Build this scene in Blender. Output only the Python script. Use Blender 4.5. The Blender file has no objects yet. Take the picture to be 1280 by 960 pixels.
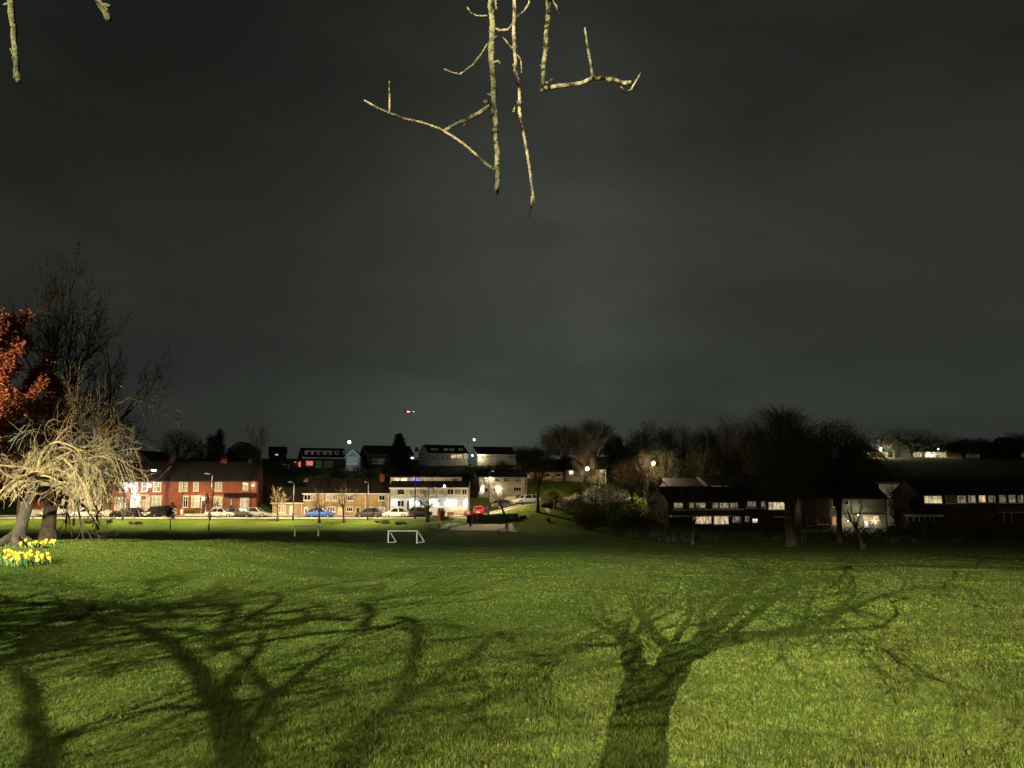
import bpy, bmesh, math, random
import numpy as np
from mathutils import Vector, Matrix, Quaternion
R = math.radians
SC = bpy.context.scene
COL = SC.collection

# ------------------------------------------------------------------ camera
CAM_Z, F, PITCH = 1.6, 960.0, math.atan(120 / 960)
cam_d = bpy.data.cameras.new('camera'); cam_d.sensor_width = 36; cam_d.lens = 27
cam_d.clip_start = 0.05; cam_d.clip_end = 9000
cam = bpy.data.objects.new('camera', cam_d); COL.objects.link(cam)
cam.location = (0, 0, CAM_Z); cam.rotation_euler = (R(90) + PITCH, 0, 0)
SC.camera = cam
SC.view_settings.view_transform = 'Standard'; SC.view_settings.look = 'None'
SC.view_settings.exposure = 3.0; SC.view_settings.gamma = 1.0; SC.view_settings.use_curve_mapping = False
SC.render.engine = 'CYCLES'
cy = SC.cycles
cy.max_bounces = 4; cy.diffuse_bounces = 2; cy.glossy_bounces = 2; cy.transmission_bounces = 2
cy.sample_clamp_indirect = 1.0; cy.sample_clamp_direct = 0.0; cy.caustics_reflective = False; cy.caustics_refractive = False
cy.use_denoising = True
try: cy.denoising_input_passes = 'RGB_ALBEDO_NORMAL'; cy.denoising_prefilter = 'ACCURATE'
except Exception: pass

# ------------------------------------------------------------------ overcast night sky (town glow on the cloud base)
world = bpy.data.worlds.new('World'); SC.world = world; world.use_nodes = True
wn, wl = world.node_tree.nodes, world.node_tree.links
wn.clear()
def wnode(t, **k):
    n = wn.new(t)
    for a, b in k.items(): setattr(n, a, b)
    return n
w_out = wnode('ShaderNodeOutputWorld'); w_bg = wnode('ShaderNodeBackground')
w_tc = wnode('ShaderNodeTexCoord'); w_sep = wnode('ShaderNodeSeparateXYZ')
wl.new(w_tc.outputs['Generated'], w_sep.inputs[0])
w_ramp = wnode('ShaderNodeValToRGB')
e = w_ramp.color_ramp.elements
SKY = [(0.0, (.0585, .066, .0555)), (0.07, (.0555, .063, .053)), (0.14, (.050, .057, .048)), (0.25, (.0545, .059, .048)), (0.36, (.043, .0475, .0385)), (0.47, (.0295, .033, .0275)),
       (0.60, (.0235, .0255, .0215)), (1.0, (.020, .021, .018))]
e[0].position, e[0].color = SKY[0][0], SKY[0][1] + (1,)
e[1].position, e[1].color = SKY[-1][0], SKY[-1][1] + (1,)
for p_, c_ in SKY[1:-1]:
    q_ = e.new(p_); q_.color = c_ + (1,)
wl.new(w_sep.outputs['Z'], w_ramp.inputs[0])
w_map = wnode('ShaderNodeMapping'); w_map.inputs['Scale'].default_value = (1.5, 1.5, 4.2); w_map.inputs['Location'].default_value = (0.35, 0.2, 0.55)
wl.new(w_tc.outputs['Generated'], w_map.inputs[0])
w_no = wnode('ShaderNodeTexNoise'); w_no.inputs['Scale'].default_value = 1.7; w_no.inputs['Detail'].default_value = 5; w_no.inputs['Roughness'].default_value = .5
w_no.inputs['Distortion'].default_value = .35
wl.new(w_map.outputs[0], w_no.inputs['Vector'])
w_mr = wnode('ShaderNodeMapRange'); w_mr.inputs['From Min'].default_value = .33; w_mr.inputs['From Max'].default_value = .68
w_mr.inputs['To Min'].default_value = .80; w_mr.inputs['To Max'].default_value = 1.17; w_mr.interpolation_type = 'SMOOTHSTEP'
wl.new(w_no.outputs['Fac'], w_mr.inputs['Value'])
# the town's glow is stronger towards the middle of the valley than towards the left
w_gx = wnode('ShaderNodeValToRGB'); w_gx.color_ramp.interpolation = 'B_SPLINE'
w_gr = wnode('ShaderNodeMapRange'); w_gr.inputs['From Min'].default_value = -.7; w_gr.inputs['From Max'].default_value = .7
wl.new(w_sep.outputs['X'], w_gr.inputs['Value']); wl.new(w_gr.outputs[0], w_gx.inputs[0]); g_ = w_gx.color_ramp.elements
g_[0].position = 0; g_[0].color = (.42, .42, .42, 1); g_[1].position = 1; g_[1].color = (.50, .50, .50, 1)
for x_, v_ in ((-.45, .40), (-.3, .52), (-.17, .72), (-.05, .98), (.04, 1.10), (.12, .92), (.22, .66), (.4, .50)): q_ = g_.new((x_ + .7) / 1.4); q_.color = (v_, v_, v_, 1)
w_m1 = wnode('ShaderNodeMath', operation='MULTIPLY'); wl.new(w_mr.outputs[0], w_m1.inputs[0]); wl.new(w_gx.outputs[0], w_m1.inputs[1])
w_m2 = wnode('ShaderNodeMath', operation='MULTIPLY'); w_m2.inputs[1].default_value = .125; wl.new(w_m1.outputs[0], w_m2.inputs[0])
wl.new(w_ramp.outputs[0], w_bg.inputs['Color']); wl.new(w_m2.outputs[0], w_bg.inputs['Strength'])
wl.new(w_bg.outputs[0], w_out.inputs[0])

# ------------------------------------------------------------------ helpers
def at(u, v, d):
    cx, c = (u - 640) / F, (480 - v) / F
    sp, cp = math.sin(PITCH), math.cos(PITCH)
    t = d / (cp - c * sp)
    return Vector((cx * t, d, CAM_Z + t * (sp + c * cp)))
def ray(u, v):
    cx, c = (u - 640) / F, (480 - v) / F
    sp, cp = math.sin(PITCH), math.cos(PITCH)
    return Vector((cx, cp - c * sp, sp + c * cp))
def sst(a, b, x):
    t = min(1, max(0, (x - a) / (b - a))); return t * t * (3 - 2 * t)
PK = [(-60, 4.0), (-24, 1.6), (-10, .6), (0, 0), (5, -.28), (15, -.9), (25, -1.5), (48, -2.95), (75, -4.6), (88, -5.1), (97, -5.2), (104, -4.95), (109, -4.5), (115, -4.15),
      (127, -4.1), (134, -3.8), (150, -1.0), (175, 3.0), (200, 5.6), (260, 8.5), (400, 12), (900, 15), (6000, 20)]
PR = [(-60, 4.0), (-24, 1.6), (-10, .6), (0, 0), (5, -.28), (15, -.95), (25, -1.6), (48, -3.15), (70, -4.75), (85, -5.5), (115, -6.0), (126, -5.9), (140, -4.5), (170, -1), (220, 4),
      (300, 9.6), (342, 11.7), (420, 12.2), (900, 13), (6000, 16)]
def interp(K, y):
    if y <= K[0][0]: return K[0][1]
    for i in range(len(K) - 1):
        a, b = K[i], K[i + 1]
        if y <= b[0]:
            h = b[0] - a[0]; t = (y - a[0]) / h
            m0 = (b[1] - K[i - 1][1]) / (b[0] - K[i - 1][0]) if i else (b[1] - a[1]) / h
            m1 = (K[i + 2][1] - a[1]) / (K[i + 2][0] - a[0]) if i + 2 < len(K) else (b[1] - a[1]) / h
            t2, t3 = t * t, t * t * t
            return (2*t3 - 3*t2 + 1) * a[1] + (t3 - 2*t2 + t) * h * m0 + (-2*t3 + 3*t2) * b[1] + (t3 - t2) * h * m1
    return K[-1][1]
def gz(x, y):
    w = sst(.085, .21, x / max(y, 8)) if x > 0 else 0
    z = interp(PK, y)
    if w > 0: z = z * (1 - w) + interp(PR, y) * w
    if x < -4 and 0 < y < 100: z += 1.05 * sst(5, 15, -x) * sst(5, 16, y) * (1 - sst(30, 95, y))
    if y > 100: z += 1.9 * sst(-7, 4, x) * sst(103, 120, y) * (1 - sst(16, 30, x)) * (1 - sst(150, 190, y))
    if y < 110: z += (.035 * math.sin(x * .9 + y * .35) + .03 * math.sin(y * .8 - x * .3 + 1) + .02 * math.sin(x * 2.1 + 2) * math.sin(y * 1.7)) * sst(2, 5, abs(y) + abs(x))
    return z
def pxg(u, v, dmin=2.0, dmax=600):
    """where the view through a pixel meets the ground"""
    r = ray(u, v); o = Vector((0, 0, CAM_Z)); d = dmin
    while d < dmax:
        p = o + r * (d / r.y)
        if p.z <= gz(p.x, p.y): return p
        d *= 1.004
    return o + r * (dmax / r.y)

def tag(o, label=None, cat=None, group=None, kind=None):
    if label: o['label'] = label
    if cat: o['category'] = cat
    if group: o['group'] = group
    if kind: o['kind'] = kind
    return o
def empty(name, loc, rz=0, label=None, cat=None, group=None):
    o = bpy.data.objects.new(name, None); COL.objects.link(o)
    o.empty_display_size = .3; o.location = loc; o.rotation_euler = (0, 0, rz)
    return tag(o, label, cat, group)
def copy_tree(o, parent=None):
    c = o.copy(); COL.objects.link(c); c.parent = parent
    for ch in list(o.children): copy_tree(ch, c)
    return c
def link_mesh(name, me, mats, parent=None):
    o = bpy.data.objects.new(name, me); COL.objects.link(o); o.parent = parent
    for m in (mats if isinstance(mats, (list, tuple)) else [mats]): me.materials.append(m)
    return o
class MB:
    def __init__(s): s.v, s.f, s.mi, s.m = [], [], [], 0
    def add(s, vs, fs):
        b = len(s.v); s.v += [tuple(p) for p in vs]
        for f in fs: s.f.append(tuple(i + b for i in f)); s.mi.append(s.m)
        return s
    def box(s, x0, x1, y0, y1, z0, z1):
        if x1 < x0: x0, x1 = x1, x0
        if y1 < y0: y0, y1 = y1, y0
        if z1 < z0: z0, z1 = z1, z0
        return s.add([(x0,y0,z0),(x1,y0,z0),(x1,y1,z0),(x0,y1,z0),(x0,y0,z1),(x1,y0,z1),(x1,y1,z1),(x0,y1,z1)],
                     [(0,3,2,1),(4,5,6,7),(0,1,5,4),(1,2,6,5),(2,3,7,6),(3,0,4,7)])
    def prism(s, poly, axis, a, b):
        """poly in the two other axes, extruded along axis from a to b"""
        n = len(poly)
        def P(p, t): return {'x': (t, p[0], p[1]), 'y': (p[0], t, p[1]), 'z': (p[0], p[1], t)}[axis]
        vs = [P(p, a) for p in poly] + [P(p, b) for p in poly]
        fs = [tuple(range(n))[::-1], tuple(range(n, 2*n))] + [(i, (i+1) % n, n + (i+1) % n, n + i) for i in range(n)]
        return s.add(vs, fs)
    def tube(s, pts, rad, sides=6, cap=True):
        pts = [Vector(p) for p in pts]; n = len(pts)
        if not hasattr(rad, '__len__'): rad = [rad] * n
        b = len(s.v); up = None
        for i in range(n):
            t = pts[min(i+1, n-1)] - pts[max(i-1, 0)]
            if t.length < 1e-9: t = Vector((0, 0, 1))
            t.normalize()
            if up is None: up = t.orthogonal().normalized()
            else:
                up = up - t * up.dot(t)
                up = up.normalized() if up.length > 1e-6 else t.orthogonal().normalized()
            w = t.cross(up)
            for k in range(sides):
                a = 2 * math.pi * k / sides
                q = pts[i] + (up * math.cos(a) + w * math.sin(a)) * rad[i]
                s.v.append((q.x, q.y, q.z))
        for i in range(n - 1):
            for k in range(sides):
                k2 = (k + 1) % sides
                s.f.append((b + i*sides + k, b + i*sides + k2, b + (i+1)*sides + k2, b + (i+1)*sides + k)); s.mi.append(s.m)
        if cap and sides > 2:
            s.f.append(tuple(range(b, b + sides))[::-1]); s.f.append(tuple(range(b + (n-1)*sides, b + n*sides))); s.mi += [s.m, s.m]
        return s
    def lathe(s, prof, c=(0,0,0), sides=12):
        b = len(s.v); n = len(prof)
        for r_, z in prof:
            for k in range(sides):
                a = 2*math.pi*k/sides; s.v.append((c[0] + r_*math.cos(a), c[1] + r_*math.sin(a), c[2] + z))
        for i in range(n-1):
            for k in range(sides):
                k2 = (k+1) % sides; s.f.append((b+i*sides+k, b+i*sides+k2, b+(i+1)*sides+k2, b+(i+1)*sides+k)); s.mi.append(s.m)
        s.f.append(tuple(range(b, b+sides))[::-1]); s.f.append(tuple(range(b+(n-1)*sides, b+n*sides))); s.mi += [s.m, s.m]
        return s
    def loft(s, rings, cap=True):
        b = len(s.v); n = len(rings[0])
        for r_ in rings: s.v += [tuple(p) for p in r_]
        for i in range(len(rings) - 1):
            for k in range(n):
                k2 = (k+1) % n; s.f.append((b+i*n+k, b+i*n+k2, b+(i+1)*n+k2, b+(i+1)*n+k)); s.mi.append(s.m)
        if cap: s.f.append(tuple(range(b, b+n))[::-1]); s.f.append(tuple(range(b+(len(rings)-1)*n, b+len(rings)*n))); s.mi += [s.m, s.m]
        return s
    def build(s, name, mats, parent=None, off=None, smooth=False):
        me = bpy.data.meshes.new(name)
        v = np.array(s.v, dtype=np.float64).reshape(-1, 3)
        if off is not None: v = v - np.array(off)
        me.from_pydata(v.tolist(), [], s.f)
        o = link_mesh(name, me, mats, parent)
        if len(me.materials) > 1: me.polygons.foreach_set('material_index', s.mi)
        if smooth: me.polygons.foreach_set('use_smooth', [True] * len(me.polygons))
        me.update()
        return o
def quads_mesh(name, V, mat, parent=None, n=4):
    """V: (k*n,3) array, every n rows one face"""
    k = len(V) // n
    me = bpy.data.meshes.new(name)
    me.vertices.add(len(V)); me.vertices.foreach_set('co', np.asarray(V, dtype=np.float32).ravel())
    me.loops.add(len(V)); me.loops.foreach_set('vertex_index', np.arange(len(V), dtype=np.int32))
    me.polygons.add(k); me.polygons.foreach_set('loop_start', np.arange(0, len(V), n, dtype=np.int32))
    me.update(calc_edges=True); me.validate()
    return link_mesh(name, me, mat, parent)

# ------------------------------------------------------------------ materials
def mat(name, col, rough=.8, metal=0, spec=.3, noise=None, bump=None, emit=None, trans=None, coat=0):
    """noise: (scale, second colour, low, high[, detail]); bump: (scale, strength)"""
    m = bpy.data.materials.new(name); m.use_nodes = True
    nt = m.node_tree; b = nt.nodes['Principled BSDF']; L = nt.links
    b.inputs['Base Color'].default_value = tuple(col) + (1,)
    b.inputs['Roughness'].default_value = rough; b.inputs['Metallic'].default_value = metal
    b.inputs['Specular IOR Level'].default_value = spec
    if coat: b.inputs['Coat Weight'].default_value = coat
    tc = nt.nodes.new('ShaderNodeTexCoord') if (noise or bump) else None
    if noise:
        t = nt.nodes.new('ShaderNodeTexNoise'); t.inputs['Scale'].default_value = noise[0]; t.inputs['Detail'].default_value = noise[4] if len(noise) > 4 else 4
        L.new(tc.outputs['Object'], t.inputs['Vector'])
        r = nt.nodes.new('ShaderNodeMapRange'); r.inputs['From Min'].default_value = noise[2]; r.inputs['From Max'].default_value = noise[3]
        L.new(t.outputs['Fac'], r.inputs['Value'])
        mx = nt.nodes.new('ShaderNodeMix'); mx.data_type = 'RGBA'
        mx.inputs['A'].default_value = tuple(col) + (1,); mx.inputs['B'].default_value = tuple(noise[1]) + (1,)
        L.new(r.outputs[0], mx.inputs['Factor']); L.new(mx.outputs['Result'], b.inputs['Base Color'])
    if bump:
        t2 = nt.nodes.new('ShaderNodeTexNoise'); t2.inputs['Scale'].default_value = bump[0]; t2.inputs['Detail'].default_value = 5
        L.new(tc.outputs['Object'], t2.inputs['Vector'])
        bp = nt.nodes.new('ShaderNodeBump'); bp.inputs['Strength'].default_value = bump[1]; bp.inputs['Distance'].default_value = .05
        L.new(t2.outputs['Fac'], bp.inputs['Height']); L.new(bp.outputs[0], b.inputs['Normal'])
    if emit: b.inputs['Emission Color'].default_value = tuple(emit[0]) + (1,); b.inputs['Emission Strength'].default_value = emit[1]
    if trans: b.inputs['Transmission Weight'].default_value = trans
    return m
def mat_brick(name, c1, c2, mortar, sx=4.4):
    m = bpy.data.materials.new(name); m.use_nodes = True
    nt = m.node_tree; b = nt.nodes['Principled BSDF']; L = nt.links
    tc = nt.nodes.new('ShaderNodeTexCoord'); sp_ = nt.nodes.new('ShaderNodeSeparateXYZ'); L.new(tc.outputs['Object'], sp_.inputs[0])
    ad = nt.nodes.new('ShaderNodeMath'); ad.operation = 'ADD'; L.new(sp_.outputs['X'], ad.inputs[0]); L.new(sp_.outputs['Y'], ad.inputs[1])
    cb = nt.nodes.new('ShaderNodeCombineXYZ'); L.new(ad.outputs[0], cb.inputs['X']); L.new(sp_.outputs['Z'], cb.inputs['Y'])
    t = nt.nodes.new('ShaderNodeTexBrick'); t.inputs['Scale'].default_value = sx; t.inputs['Mortar Size'].default_value = .015
    t.inputs['Color1'].default_value = c1 + (1,); t.inputs['Color2'].default_value = c2 + (1,); t.inputs['Mortar'].default_value = mortar + (1,)
    L.new(cb.outputs[0], t.inputs['Vector'])
    n = nt.nodes.new('ShaderNodeTexNoise'); n.inputs['Scale'].default_value = .9; n.inputs['Detail'].default_value = 5; L.new(tc.outputs['Object'], n.inputs['Vector'])
    r = nt.nodes.new('ShaderNodeMapRange'); r.inputs['From Min'].default_value = .3; r.inputs['From Max'].default_value = .7; r.inputs['To Min'].default_value = .7; r.inputs['To Max'].default_value = 1.2
    L.new(n.outputs['Fac'], r.inputs['Value'])
    mx = nt.nodes.new('ShaderNodeMix'); mx.data_type = 'RGBA'; mx.blend_type = 'MULTIPLY'; mx.inputs['Factor'].default_value = 1
    L.new(t.outputs['Color'], mx.inputs['A']); L.new(r.outputs[0], mx.inputs['B']); L.new(mx.outputs['Result'], b.inputs['Base Color'])
    b.inputs['Roughness'].default_value = .9; b.inputs['Specular IOR Level'].default_value = .2
    return m
def mat_tiles(name, c1, c2):
    m = bpy.data.materials.new(name); m.use_nodes = True
    nt = m.node_tree; b = nt.nodes['Principled BSDF']; L = nt.links
    tc = nt.nodes.new('ShaderNodeTexCoord'); sp_ = nt.nodes.new('ShaderNodeSeparateXYZ'); L.new(tc.outputs['Object'], sp_.inputs[0])
    cb = nt.nodes.new('ShaderNodeCombineXYZ'); L.new(sp_.outputs['X'], cb.inputs['X']); L.new(sp_.outputs['Z'], cb.inputs['Y'])
    t = nt.nodes.new('ShaderNodeTexBrick'); t.inputs['Scale'].default_value = 2.6; t.inputs['Mortar Size'].default_value = .02
    t.inputs['Color1'].default_value = c1 + (1,); t.inputs['Color2'].default_value = c2 + (1,); t.inputs['Mortar'].default_value = (.01, .01, .01, 1)
    L.new(cb.outputs[0], t.inputs['Vector']); L.new(t.outputs['Color'], b.inputs['Base Color'])
    bp = nt.nodes.new('ShaderNodeBump'); bp.inputs['Strength'].default_value = .6; bp.inputs['Distance'].default_value = .03
    L.new(t.outputs['Fac'], bp.inputs['Height']); L.new(bp.outputs[0], b.inputs['Normal'])
    b.inputs['Roughness'].default_value = .85; b.inputs['Specular IOR Level'].default_value = .2
    return m
def mat_lit(name, col, strength, var=.45, scale=2.2):
    """a lit window: a glowing room seen through glass, with furniture and curtain folds varying the light"""
    m = bpy.data.materials.new(name); m.use_nodes = True
    nt = m.node_tree; b = nt.nodes['Principled BSDF']; L = nt.links
    b.inputs['Base Color'].default_value = (.03, .03, .03, 1); b.inputs['Roughness'].default_value = .15
    tc = nt.nodes.new('ShaderNodeTexCoord'); mp = nt.nodes.new('ShaderNodeMapping'); mp.inputs['Scale'].default_value = (scale, scale, scale * .45)
    L.new(tc.outputs['Object'], mp.inputs[0])
    n = nt.nodes.new('ShaderNodeTexNoise'); n.inputs['Scale'].default_value = 1; n.inputs['Detail'].default_value = 3; L.new(mp.outputs[0], n.inputs['Vector'])
    r = nt.nodes.new('ShaderNodeMapRange'); r.inputs['From Min'].default_value = .35; r.inputs['From Max'].default_value = .65
    r.inputs['To Min'].default_value = strength * (1 - var); r.inputs['To Max'].default_value = strength * (1 + var)
    L.new(n.outputs['Fac'], r.inputs['Value'])
    b.inputs['Emission Color'].default_value = tuple(col) + (1,); L.new(r.outputs[0], b.inputs['Emission Strength'])
    return m
M = {}
M['brick_red'] = mat_brick('red brick', (.26, .068, .034), (.20, .05, .027), (.22, .16, .12))
M['brick_dark'] = mat_brick('dark brick', (.065, .042, .034), (.05, .035, .03), (.07, .06, .05))
M['brick_buff'] = mat_brick('buff brick', (.42, .30, .16), (.34, .24, .12), (.36, .30, .2))
M['render_white'] = mat('white render', (.56, .56, .53), .85, noise=(1.2, (.40, .40, .36), .45, .75), bump=(40, .2))
M['render_cream'] = mat('cream render', (.62, .56, .42), .85, noise=(1.0, (.48, .43, .31), .45, .75), bump=(40, .2))
M['render_grey'] = mat('grey render', (.27, .28, .23), .9, noise=(.9, (.17, .19, .15), .42, .62), bump=(30, .3))
M['slate'] = mat_tiles('slate roof', (.016, .017, .02), (.026, .026, .028))
M['tile_brown'] = mat_tiles('brown roof tiles', (.028, .018, .013), (.02, .014, .011))
M['stone'] = mat('sandstone', (.50, .44, .32), .85, noise=(3, (.34, .29, .2), .4, .7), bump=(25, .3))
M['upvc'] = mat('white window frame', (.75, .75, .72), .4)
M['timber_dark'] = mat('dark painted timber', (.03, .028, .026), .6, noise=(6, (.05, .045, .04), .4, .7))
M['glass'] = mat('dark window glass', (.012, .014, .016), .06, spec=.6)
M['blind'] = mat('pale net curtain behind glass', (.40, .40, .33), .7, noise=(5, (.22, .22, .18), .4, .65))
M['curtain'] = mat('drawn brown curtain', (.28, .2, .14), .8, noise=(6, (.16, .11, .08), .4, .65))
M['lit_warm'] = mat_lit('warm lit window', (1, .66, .28), .085, .6)
M['lit_cream'] = mat_lit('cream lit window', (1, .78, .44), .075, .6)
M['lit_white'] = mat_lit('white lit window', (1, .94, .78), .12)
M['lit_dim'] = mat_lit('dim lit window', (.98, .78, .45), .036, .65)
M['lit_dimmer'] = mat_lit('very dim lit window', (.86, .76, .52), .020, .8)
M['lit_red'] = mat_lit('red lit window', (1, .22, .12), .10)
M['lit_orange'] = mat_lit('orange lit window', (1, .40, .10), .075, .7, 4)
M['lit_blue'] = mat_lit('blue lit window', (.18, .22, 1), .13, .3)
M['lens_white'] = mat('lit cool lamp lens', (.8, .8, .8), .4, emit=((.92, .97, 1), 1.2))
M['lens_warm'] = mat('lit warm lamp lens', (.8, .8, .7), .4, emit=((1, .88, .66), 1.6))
M['lens_red'] = mat('lit red beacon', (.5, .05, .02), .4, emit=((1, .22, .06), 1.2))
M['metal_grey'] = mat('galvanised steel', (.30, .31, .31), .45, .7)
M['metal_dark'] = mat('dark painted steel', (.03, .035, .035), .45, .3)
M['goal_white'] = mat('white painted goal tube', (.8, .8, .77), .5, noise=(8, (.42, .41, .36), .5, .75))
M['asphalt'] = mat('asphalt', (.055, .053, .05), .9, noise=(2.5, (.075, .072, .068), .4, .7), bump=(60, .5))
M['paving'] = mat('pale paving', (.30, .27, .22), .9, noise=(2, (.2, .18, .15), .4, .7), bump=(40, .4))
M['kerb'] = mat('concrete kerb', (.42, .40, .35), .85, noise=(4, (.3, .28, .25), .4, .7))
M['paint'] = mat('worn white road paint', (.55, .55, .5), .8, noise=(14, (.2, .2, .19), .5, .7))
M['bark'] = mat('bark', (.06, .045, .03), .95, noise=(4, (.024, .018, .013), .4, .65), bump=(22, .9))
M['bark_dark'] = mat('dark fissured bark', (.015, .011, .008), .95, noise=(3.5, (.034, .028, .013), .5, .72), bump=(22, .9))
M['bark_pale'] = mat('pale algae covered bark', (.20, .16, .07), .95, noise=(5, (.05, .037, .022), .42, .66), bump=(22, .9))
M['bark_hang'] = mat('green algae covered twig bark', (.025, .023, .0052), .95, noise=(34, (.010, .0085, .004), .46, .68, 6), bump=(90, .7))
M['bark_hang_pale'] = mat('pale dead twig bark', (.042, .034, .0155), .95, noise=(40, (.026, .020, .009), .45, .7, 6), bump=(90, .5))
M['twig'] = mat('twig bark', (.10, .075, .05), .95, noise=(3, (.06, .045, .03), .4, .65))
M['twig_pale'] = mat('pale twig bark', (.165, .125, .058), .95, noise=(3, (.07, .052, .028), .4, .65))
M['twig_grey'] = mat('greyish twig bark', (.17, .15, .10), .95, noise=(2, (.11, .095, .065), .4, .65))
def mat_leaf(name, c1, c2, sc=1.5, tr=.25):
    m = bpy.data.materials.new(name); m.use_nodes = True
    nt = m.node_tree; b = nt.nodes['Principled BSDF']; L = nt.links
    g = nt.nodes.new('ShaderNodeNewGeometry'); tc = nt.nodes.new('ShaderNodeTexCoord')
    n = nt.nodes.new('ShaderNodeTexNoise'); n.inputs['Scale'].default_value = sc; n.inputs['Detail'].default_value = 2; L.new(tc.outputs['Object'], n.inputs['Vector'])
    a = nt.nodes.new('ShaderNodeMath'); a.operation = 'ADD'; L.new(g.outputs['Random Per Island'], a.inputs[0]); L.new(n.outputs['Fac'], a.inputs[1])
    r = nt.nodes.new('ShaderNodeMapRange'); r.inputs['From Min'].default_value = .25; r.inputs['From Max'].default_value = 1.75; L.new(a.outputs[0], r.inputs['Value'])
    mx = nt.nodes.new('ShaderNodeMix'); mx.data_type = 'RGBA'; mx.inputs['A'].default_value = c1 + (1,); mx.inputs['B'].default_value = c2 + (1,)
    L.new(r.outputs[0], mx.inputs['Factor']); L.new(mx.outputs['Result'], b.inputs['Base Color'])
    b.inputs['Roughness'].default_value = .65; b.inputs['Specular IOR Level'].default_value = .25
    if tr:
        tl = nt.nodes.new('ShaderNodeBsdfTranslucent'); L.new(mx.outputs['Result'], tl.inputs['Color'])
        ms = nt.nodes.new('ShaderNodeMixShader'); ms.inputs[0].default_value = tr
        L.new(b.outputs[0], ms.inputs[1]); L.new(tl.outputs[0], ms.inputs[2]); L.new(ms.outputs[0], nt.nodes['Material Output'].inputs[0])
    return m
M['leaf_dark'] = mat_leaf('dark evergreen leaves', (.022, .03, .014), (.045, .05, .022))
M['leaf_olive'] = mat_leaf('olive shrub leaves', (.05, .055, .015), (.11, .105, .03))
M['leaf_brown'] = mat_leaf('brown retained leaves', (.06, .038, .018), (.10, .065, .03))
M['leaf_copper'] = mat_leaf('copper red leaves', (.115, .031, .018), (.25, .080, .038), 1.2)
M['leaf_green'] = mat_leaf('garden shrub leaves', (.035, .07, .018), (.08, .12, .03))
M['leaf_pink'] = mat_leaf('pink blossom', (.45, .16, .25), (.65, .35, .42))
M['needles'] = mat_leaf('conifer needles', (.012, .02, .012), (.022, .032, .016))
def mat_blades():
    m = mat_leaf('grass blades', (.052, .090, .011), (.158, .184, .033), .8, .5); nt = m.node_tree; L = nt.links
    mx = [n for n in nt.nodes if n.bl_idname == 'ShaderNodeMix'][0]; tc = [n for n in nt.nodes if n.bl_idname == 'ShaderNodeTexCoord'][0]
    acc = None
    for sc, lo, hi, a, b_ in ((.45, .35, .65, .72, 1.2), (2.3, .35, .68, .74, 1.22), (8.0, .32, .68, .72, 1.22)):
        n = nt.nodes.new('ShaderNodeTexNoise'); n.inputs['Scale'].default_value = sc; n.inputs['Detail'].default_value = 4; L.new(tc.outputs['Object'], n.inputs['Vector'])
        r = nt.nodes.new('ShaderNodeMapRange'); r.inputs[1].default_value = lo; r.inputs[2].default_value = hi; r.inputs[3].default_value = a; r.inputs[4].default_value = b_; L.new(n.outputs['Fac'], r.inputs[0])
        if acc is None: acc = r.outputs[0]
        else: q = nt.nodes.new('ShaderNodeMath'); q.operation = 'MULTIPLY'; L.new(acc, q.inputs[0]); L.new(r.outputs[0], q.inputs[1]); acc = q.outputs[0]
    ml = nt.nodes.new('ShaderNodeMix'); ml.data_type = 'RGBA'; ml.blend_type = 'MULTIPLY'; ml.inputs['Factor'].default_value = 1; L.new(mx.outputs['Result'], ml.inputs['A']); L.new(acc, ml.inputs['B'])
    for n in nt.nodes:
        if n.bl_idname in ('ShaderNodeBsdfPrincipled', 'ShaderNodeBsdfTranslucent'): L.new(ml.outputs['Result'], n.inputs[0])
    return m
M['grass'] = mat_blades()
M['daff_leaf'] = mat_leaf('daffodil leaves', (.05, .12, .04), (.10, .18, .07), 2)
M['daff_petal'] = mat('yellow petals', (.62, .43, .04), .6)
M['daff_trumpet'] = mat('deep yellow trumpet', (.80, .36, .015), .6)
M['fence_black'] = mat('black fence boards', (.012, .012, .013), .8, noise=(5, (.02, .02, .02), .4, .7))
M['fence_red'] = mat('red painted board', (.22, .04, .03), .7, noise=(5, (.15, .03, .02), .4, .7))
M['wood'] = mat('weathered timber', (.20, .14, .08), .85, noise=(4, (.12, .08, .05), .4, .7))
M['terracotta'] = mat('terracotta', (.26, .10, .05), .8, noise=(5, (.18, .07, .04), .4, .7))
M['plastic_dark'] = mat('dark plastic', (.02, .02, .022), .5)
M['tyre'] = mat('tyre rubber', (.014, .014, .014), .85)
M['alloy'] = mat('alloy wheel', (.55, .55, .55), .35, .8)
M['car_glass'] = mat('tinted car glass', (.015, .018, .02), .05, spec=.7)
M['lamp_clear'] = mat('clear headlamp', (.6, .6, .6), .1, spec=.6)
M['lamp_red'] = mat('red tail lamp', (.35, .012, .01), .25)
M['plate'] = mat('number plate', (.7, .68, .5), .5)
def paint(name, c): return mat(name, c, .35, .1, .5, coat=.6)
M['car_white'] = paint('white car paint', (.70, .69, .66)); M['car_black'] = paint('black car paint', (.012, .012, .014))
M['car_silver'] = paint('silver car paint', (.42, .43, .46)); M['car_grey'] = paint('dark grey car paint', (.05, .05, .052))
M['car_blue'] = paint('blue car paint', (.035, .105, .45)); M['car_red'] = paint('red car paint', (.30, .013, .02))
M['car_lightgrey'] = paint('light grey car paint', (.26, .26, .25))
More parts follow.
